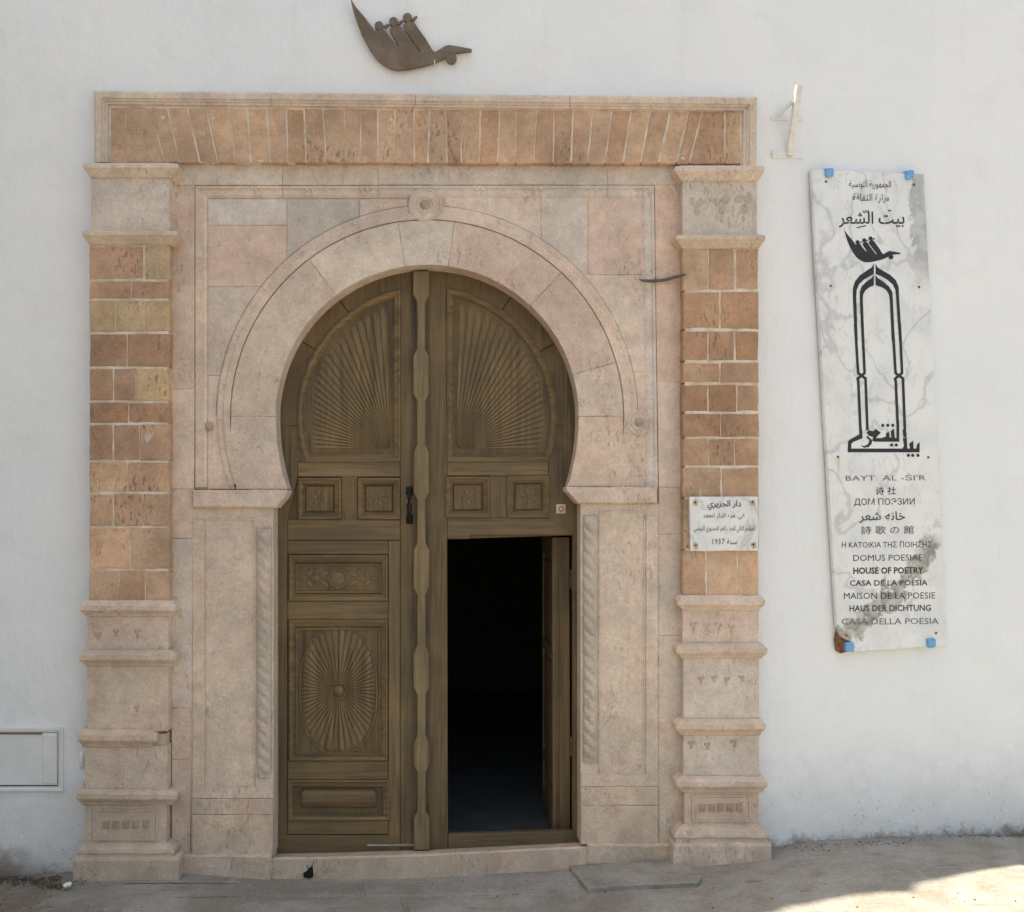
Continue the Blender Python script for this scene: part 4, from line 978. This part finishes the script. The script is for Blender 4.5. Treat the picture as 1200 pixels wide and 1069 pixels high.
for s, x0, x1, y, h, mt, bo in rows: text(s, x0, x1, y, h, WB, TD, pq, mat=mt, bold=bo, slope=-.6)
# bird print
def mapb(p): return (989 + .462 * (p[0] - 409.5), 268.5 + .455 * (p[1] + 4))
mb = MB()
def flat(mb, q, k=0):
    if area2(q) > 0: q = q[::-1]
    n = len(mb.v); mb.v += [WB(x, y, TD + k * .0001) for x, y in q]
    mb.f += [[n + i for i in t] for t in geometry.tessellate_polygon([[Vector((x, y, 0)) for x, y in q]])]
flat(mb, [mapb(p) for p in BIRD])
for k, (x, y, r) in enumerate(HEADS): flat(mb, [mapb(p) for p in arc(x, y, r, r, 0, 340, 17)], 1)
for a, b in NIBS: flat(mb, [mapb(p) for p in nibpoly(a, b, 1.3)], 2)
mb.build('bird_print', 'ink', pq)
# arch-shaped kufic sign
A_ = lambda x, y: (940 + x / 5.089, 190 + y / 5.089)
B_ = lambda x, y: (940 + x / 5.626, 380 + y / 5.626)
mb = MB(); kk = [3]
def band(pts, w, fn):
    q = [fn(*p) for p in pts]
    v, f = sweep(q, [(-w, TD + kk[0] * .0001), (w, TD + kk[0] * .0001)], False, WB); mb.add(v, f); kk[0] = (kk[0] + 1) % 9 + 3
# outer and inner bands, left and right
flat(mb, [A_(*p) for p in [(428, 605), (415, 628), (385, 648), (345, 675), (315, 712), (303, 750), (302, 800), (315, 1069), (332, 1069), (323, 800), (326, 762), (340, 728), (370, 700), (405, 680), (428, 668)]])
flat(mb, [A_(*p) for p in [(438, 605), (450, 628), (482, 648), (525, 672), (560, 705), (576, 745), (578, 800), (596, 1069), (578, 1069), (560, 800), (556, 762), (540, 730), (508, 702), (470, 680), (438, 668)]])
flat(mb, [A_(*p) for p in [(428, 672), (415, 692), (385, 712), (355, 742), (344, 775), (344, 820), (355, 1069), (372, 1069), (362, 820), (364, 790), (378, 765), (400, 748), (428, 735)]])
flat(mb, [A_(*p) for p in [(438, 672), (452, 692), (482, 712), (518, 742), (538, 775), (541, 820), (553, 1069), (535, 1069), (523, 820), (518, 790), (503, 765), (478, 748), (438, 735)]])
for dx, sx in ((0, 0), (247, 0)):
    band([(350 + dx, 0), (369 + dx, 315), (372 + dx, 325), (418 + dx, 358), (431 + dx, 700)], 1.55, B_)
    band([(397 + dx, 0), (412 + dx, 315), (410 + dx, 325), (366 + dx, 360), (371 + dx, 380), (385 + dx, 700)], 1.55, B_)
flat(mb, [B_(*p) for p in [(300, 820), (775, 820), (775, 845), (300, 845)]], 1)
flat(mb, [B_(*p) for p in [(300, 845), (303, 772), (320, 758), (377, 728), (377, 695), (397, 695), (398, 752), (338, 776), (325, 788), (323, 845)]], 2)
flat(mb, [B_(*p) for p in [(775, 845), (775, 778), (758, 792), (752, 822), (735, 824), (733, 768), (706, 788), (712, 824), (694, 824), (690, 745), (664, 752), (672, 800), (650, 845)]], 4)
flat(mb, [B_(*p) for p in [(478, 775), (482, 750), (520, 752), (555, 740), (552, 722), (572, 706), (578, 748), (588, 748), (585, 705), (606, 688), (612, 750), (622, 750), (622, 640), (640, 640), (641, 775)]], 5)
flat(mb, [B_(*p) for p in [(425, 715), (440, 700), (470, 706), (485, 690), (520, 715), (500, 735), (485, 752), (478, 775), (462, 768), (470, 745), (440, 735)]], 6)
flat(mb, [B_(*p) for p in [(430, 735), (462, 765), (458, 790), (438, 810), (410, 815), (385, 800), (412, 804), (436, 790), (444, 765), (425, 748)]], 7)
flat(mb, [B_(*p) for p in [(662, 695), (682, 695), (690, 720), (688, 745), (668, 745)]], 8)
for x, y in ((532, 667), (565, 667), (598, 667), (590, 797), (621, 797), (701, 865), (729, 865), (764, 865)):
    cx_, cy_ = B_(x, y); flat(mb, arc(cx_, cy_, 1.9, 1.9, 0, 324, 9), 9)
mb.build('arch_calligraphy', 'ink', pq)

# small plaque on the right pilaster
sp = thing('small_plaque', 'small rust-stained white marble plaque with four lines of Arabic on right pilaster', 'plaque', W(848, 646, DP))
SD = DP + .022
piece('marble_tablet', [(808, 582.3), (888, 582), (888.7, 614), (888.5, 645.5), (809.3, 646), (808.5, 614)], SD, DP - .004, 'plaque', sp, gap=0, bev=.7, jit=.25, step=24, bd=.003)
for x, y in ((815, 588.7), (882, 588.5), (815.5, 639), (883, 638.3)):
    q = [(x + math.cos(a) * 3.6 * random.uniform(.7, 1.15), y + .8 + math.sin(a) * 4 * random.uniform(.7, 1.2)) for a in [i * math.pi / 6 for i in range(12)]]
    mb = MB(); n0 = len(mb.v); mb.v += [W(a, b, SD + .0008) for a, b in q]; mb.f += [list(range(12))]; mb.build('rust_stain', 'rust_pale', sp).color = (1, 1, 1, 1)
    mb = MB(); mb.add(*dome(x, y, 1.4, 1.4, .004, SD + .001, n=8)); mb.build('nail', 'iron', sp)
text(arab('دار الجزيري'), 829, 868.5, 592, 11.5, W, SD + .0012, sp, bold=.01)
text(arab('في هذه الدار انعقد'), 824, 872.5, 605.5, 8.0, W, SD + .0012, sp, res=1)
text(arab('المؤتمر الثاني للحزب الحر الدستوري التونسي'), 813, 884.5, 620.5, 9.0, W, SD + .0012, sp, res=1)
text(arab('سنة 1937'), 835, 864, 634.5, 7.0, W, SD + .0012, sp, res=1)

# ------------------------------------------------------------------ ground bits
def gslab(q, h, mat, name, color=None, parent=None, tilt=0):
    v, f = slab(q, h, -.03, gap=0, bev=1.5, jit=1.0, step=14, bd=.006, P=GP); return mk(name, v, f, mat, parent, color)
o = gslab([(664, 1011), (730, 1008), (797, 1007), (822, 1026), (818, 1033), (750, 1036), (688, 1041)], .022, 'ground', 'loose_stone_slab')
tag(o, 'flat worn stone slab lying in front of the right jamb', 'stone slab')
# soot mark / chipped hole with twigs at the sill
mb = MB()
q = [(356, 1029), (355, 1024), (360, 1021), (363, 1017), (366, 1015), (367, 1028), (363, 1030)]
mb.add(*slab(q, .053, .03, gap=0, bev=.6, jit=.3, step=4)); mb.add(*tube([W(362, 1021, .05), W(360, 1014, .065)], .0018)); mb.add(*tube([W(365, 1017, .05), W(368, 1010, .07)], .0015))
tag(mb.build('dry_weed_tuft', 'gap_soot', None), 'small dark dried weed tuft against the left end of the door sill', 'weed')
mb = MB(); c0 = G(78, 1037, .02)
for k in range(3):
    v = []; f = []
    base = c0 + Vector((random.uniform(-.01, .01), random.uniform(-.01, .01), 0))
    for i in range(5):
        for j in range(6):
            th_, ph = math.pi * i / 4, 2 * math.pi * j / 6; rr = .013 * random.uniform(.7, 1.3); v.append(base + Vector((math.sin(th_) * math.cos(ph), math.sin(th_) * math.sin(ph), math.cos(th_) * .8)) * rr)
    for i in range(4):
        for j in range(6): f.append([i * 6 + j, i * 6 + (j + 1) % 6, (i + 1) * 6 + (j + 1) % 6, (i + 1) * 6 + j])
    mb.add(v, f)
tag(mb.build('paper_scrap', 'paper', None), 'crumpled white scrap of litter at the foot of the left pilaster', 'litter')
def pebble(mb, c, r):
    v = []; f = []; ax = [random.uniform(.7, 1.3) for _ in range(3)]
    for i in range(4):
        for j in range(6):
            th_, ph = math.pi * i / 3, 2 * math.pi * j / 6 + i; k = r * random.uniform(.8, 1.2); v.append(c + Vector((math.sin(th_) * math.cos(ph) * ax[0], math.sin(th_) * math.sin(ph) * ax[1], math.cos(th_) * .6 * ax[2])) * k)
    for i in range(3):
        for j in range(6): f.append([i * 6 + j, i * 6 + (j + 1) % 6, (i + 1) * 6 + (j + 1) % 6, (i + 1) * 6 + j])
    mb.add(v, f)
mb = MB(); mb2 = MB()
for _ in range(900):      # crumbs along the foot of the wall and over the paving
    u = random.random()
    if u < .45: x = random.uniform(900, 1230); p = G(x, 990 - (x - 905) * .047 + abs(random.gauss(0, 5)), .002)
    elif u < .75: p = G(random.uniform(0, 100), 1031 + abs(random.gauss(0, 5)), .003)
    else: p = G(random.uniform(0, 1200), random.uniform(1030, 1069), .002)
    pebble(mb if random.random() < .6 else mb2, p, random.choice([.0015, .002, .0025, .003, .0045]))
mb.build('plaster_crumbs', 'dirt', None, kind='stuff')['label'] = 'dark dirt crumbs scattered along the foot of the wall'
mb2.build('gravel', 'bare', None, kind='stuff')['label'] = 'pale grit scattered over the paving'
mb = MB()
for _ in range(60):       # dry leaves and dark rubbish in the lower left corner
    p = G(random.uniform(-5, 72), 1029 + abs(random.gauss(0, 3)), .004); a = random.uniform(0, 6.28); l = random.uniform(.008, .03)
    mb.add(*tube([p, p + Vector((math.cos(a) * l, math.sin(a) * l * .5, random.uniform(0, .01))), p + Vector((math.cos(a) * l * 2, math.sin(a) * l * .8, 0))], [.002, .005, .001], 5))
mb.build('rubbish_twigs', 'dirt', None, kind='stuff')['label'] = 'dark twigs and dry leaves heaped in the lower left corner'
mb = MB()
for _ in range(110):
    p = G(random.gauss(62, 9), random.gauss(1040, 2.0), 0); a = random.uniform(0, 6.28); l = random.uniform(.01, .028)
    q = Vector((math.cos(a), math.sin(a), 0)) * l * .5
    mb.add([p, p + Vector((.003, 0, 0)), p + q + Vector((0, 0, l))], [[0, 1, 2]])
mb.build('weeds', 'grass', None, kind='stuff')['label'] = 'tiny green weeds growing in the lower left corner'
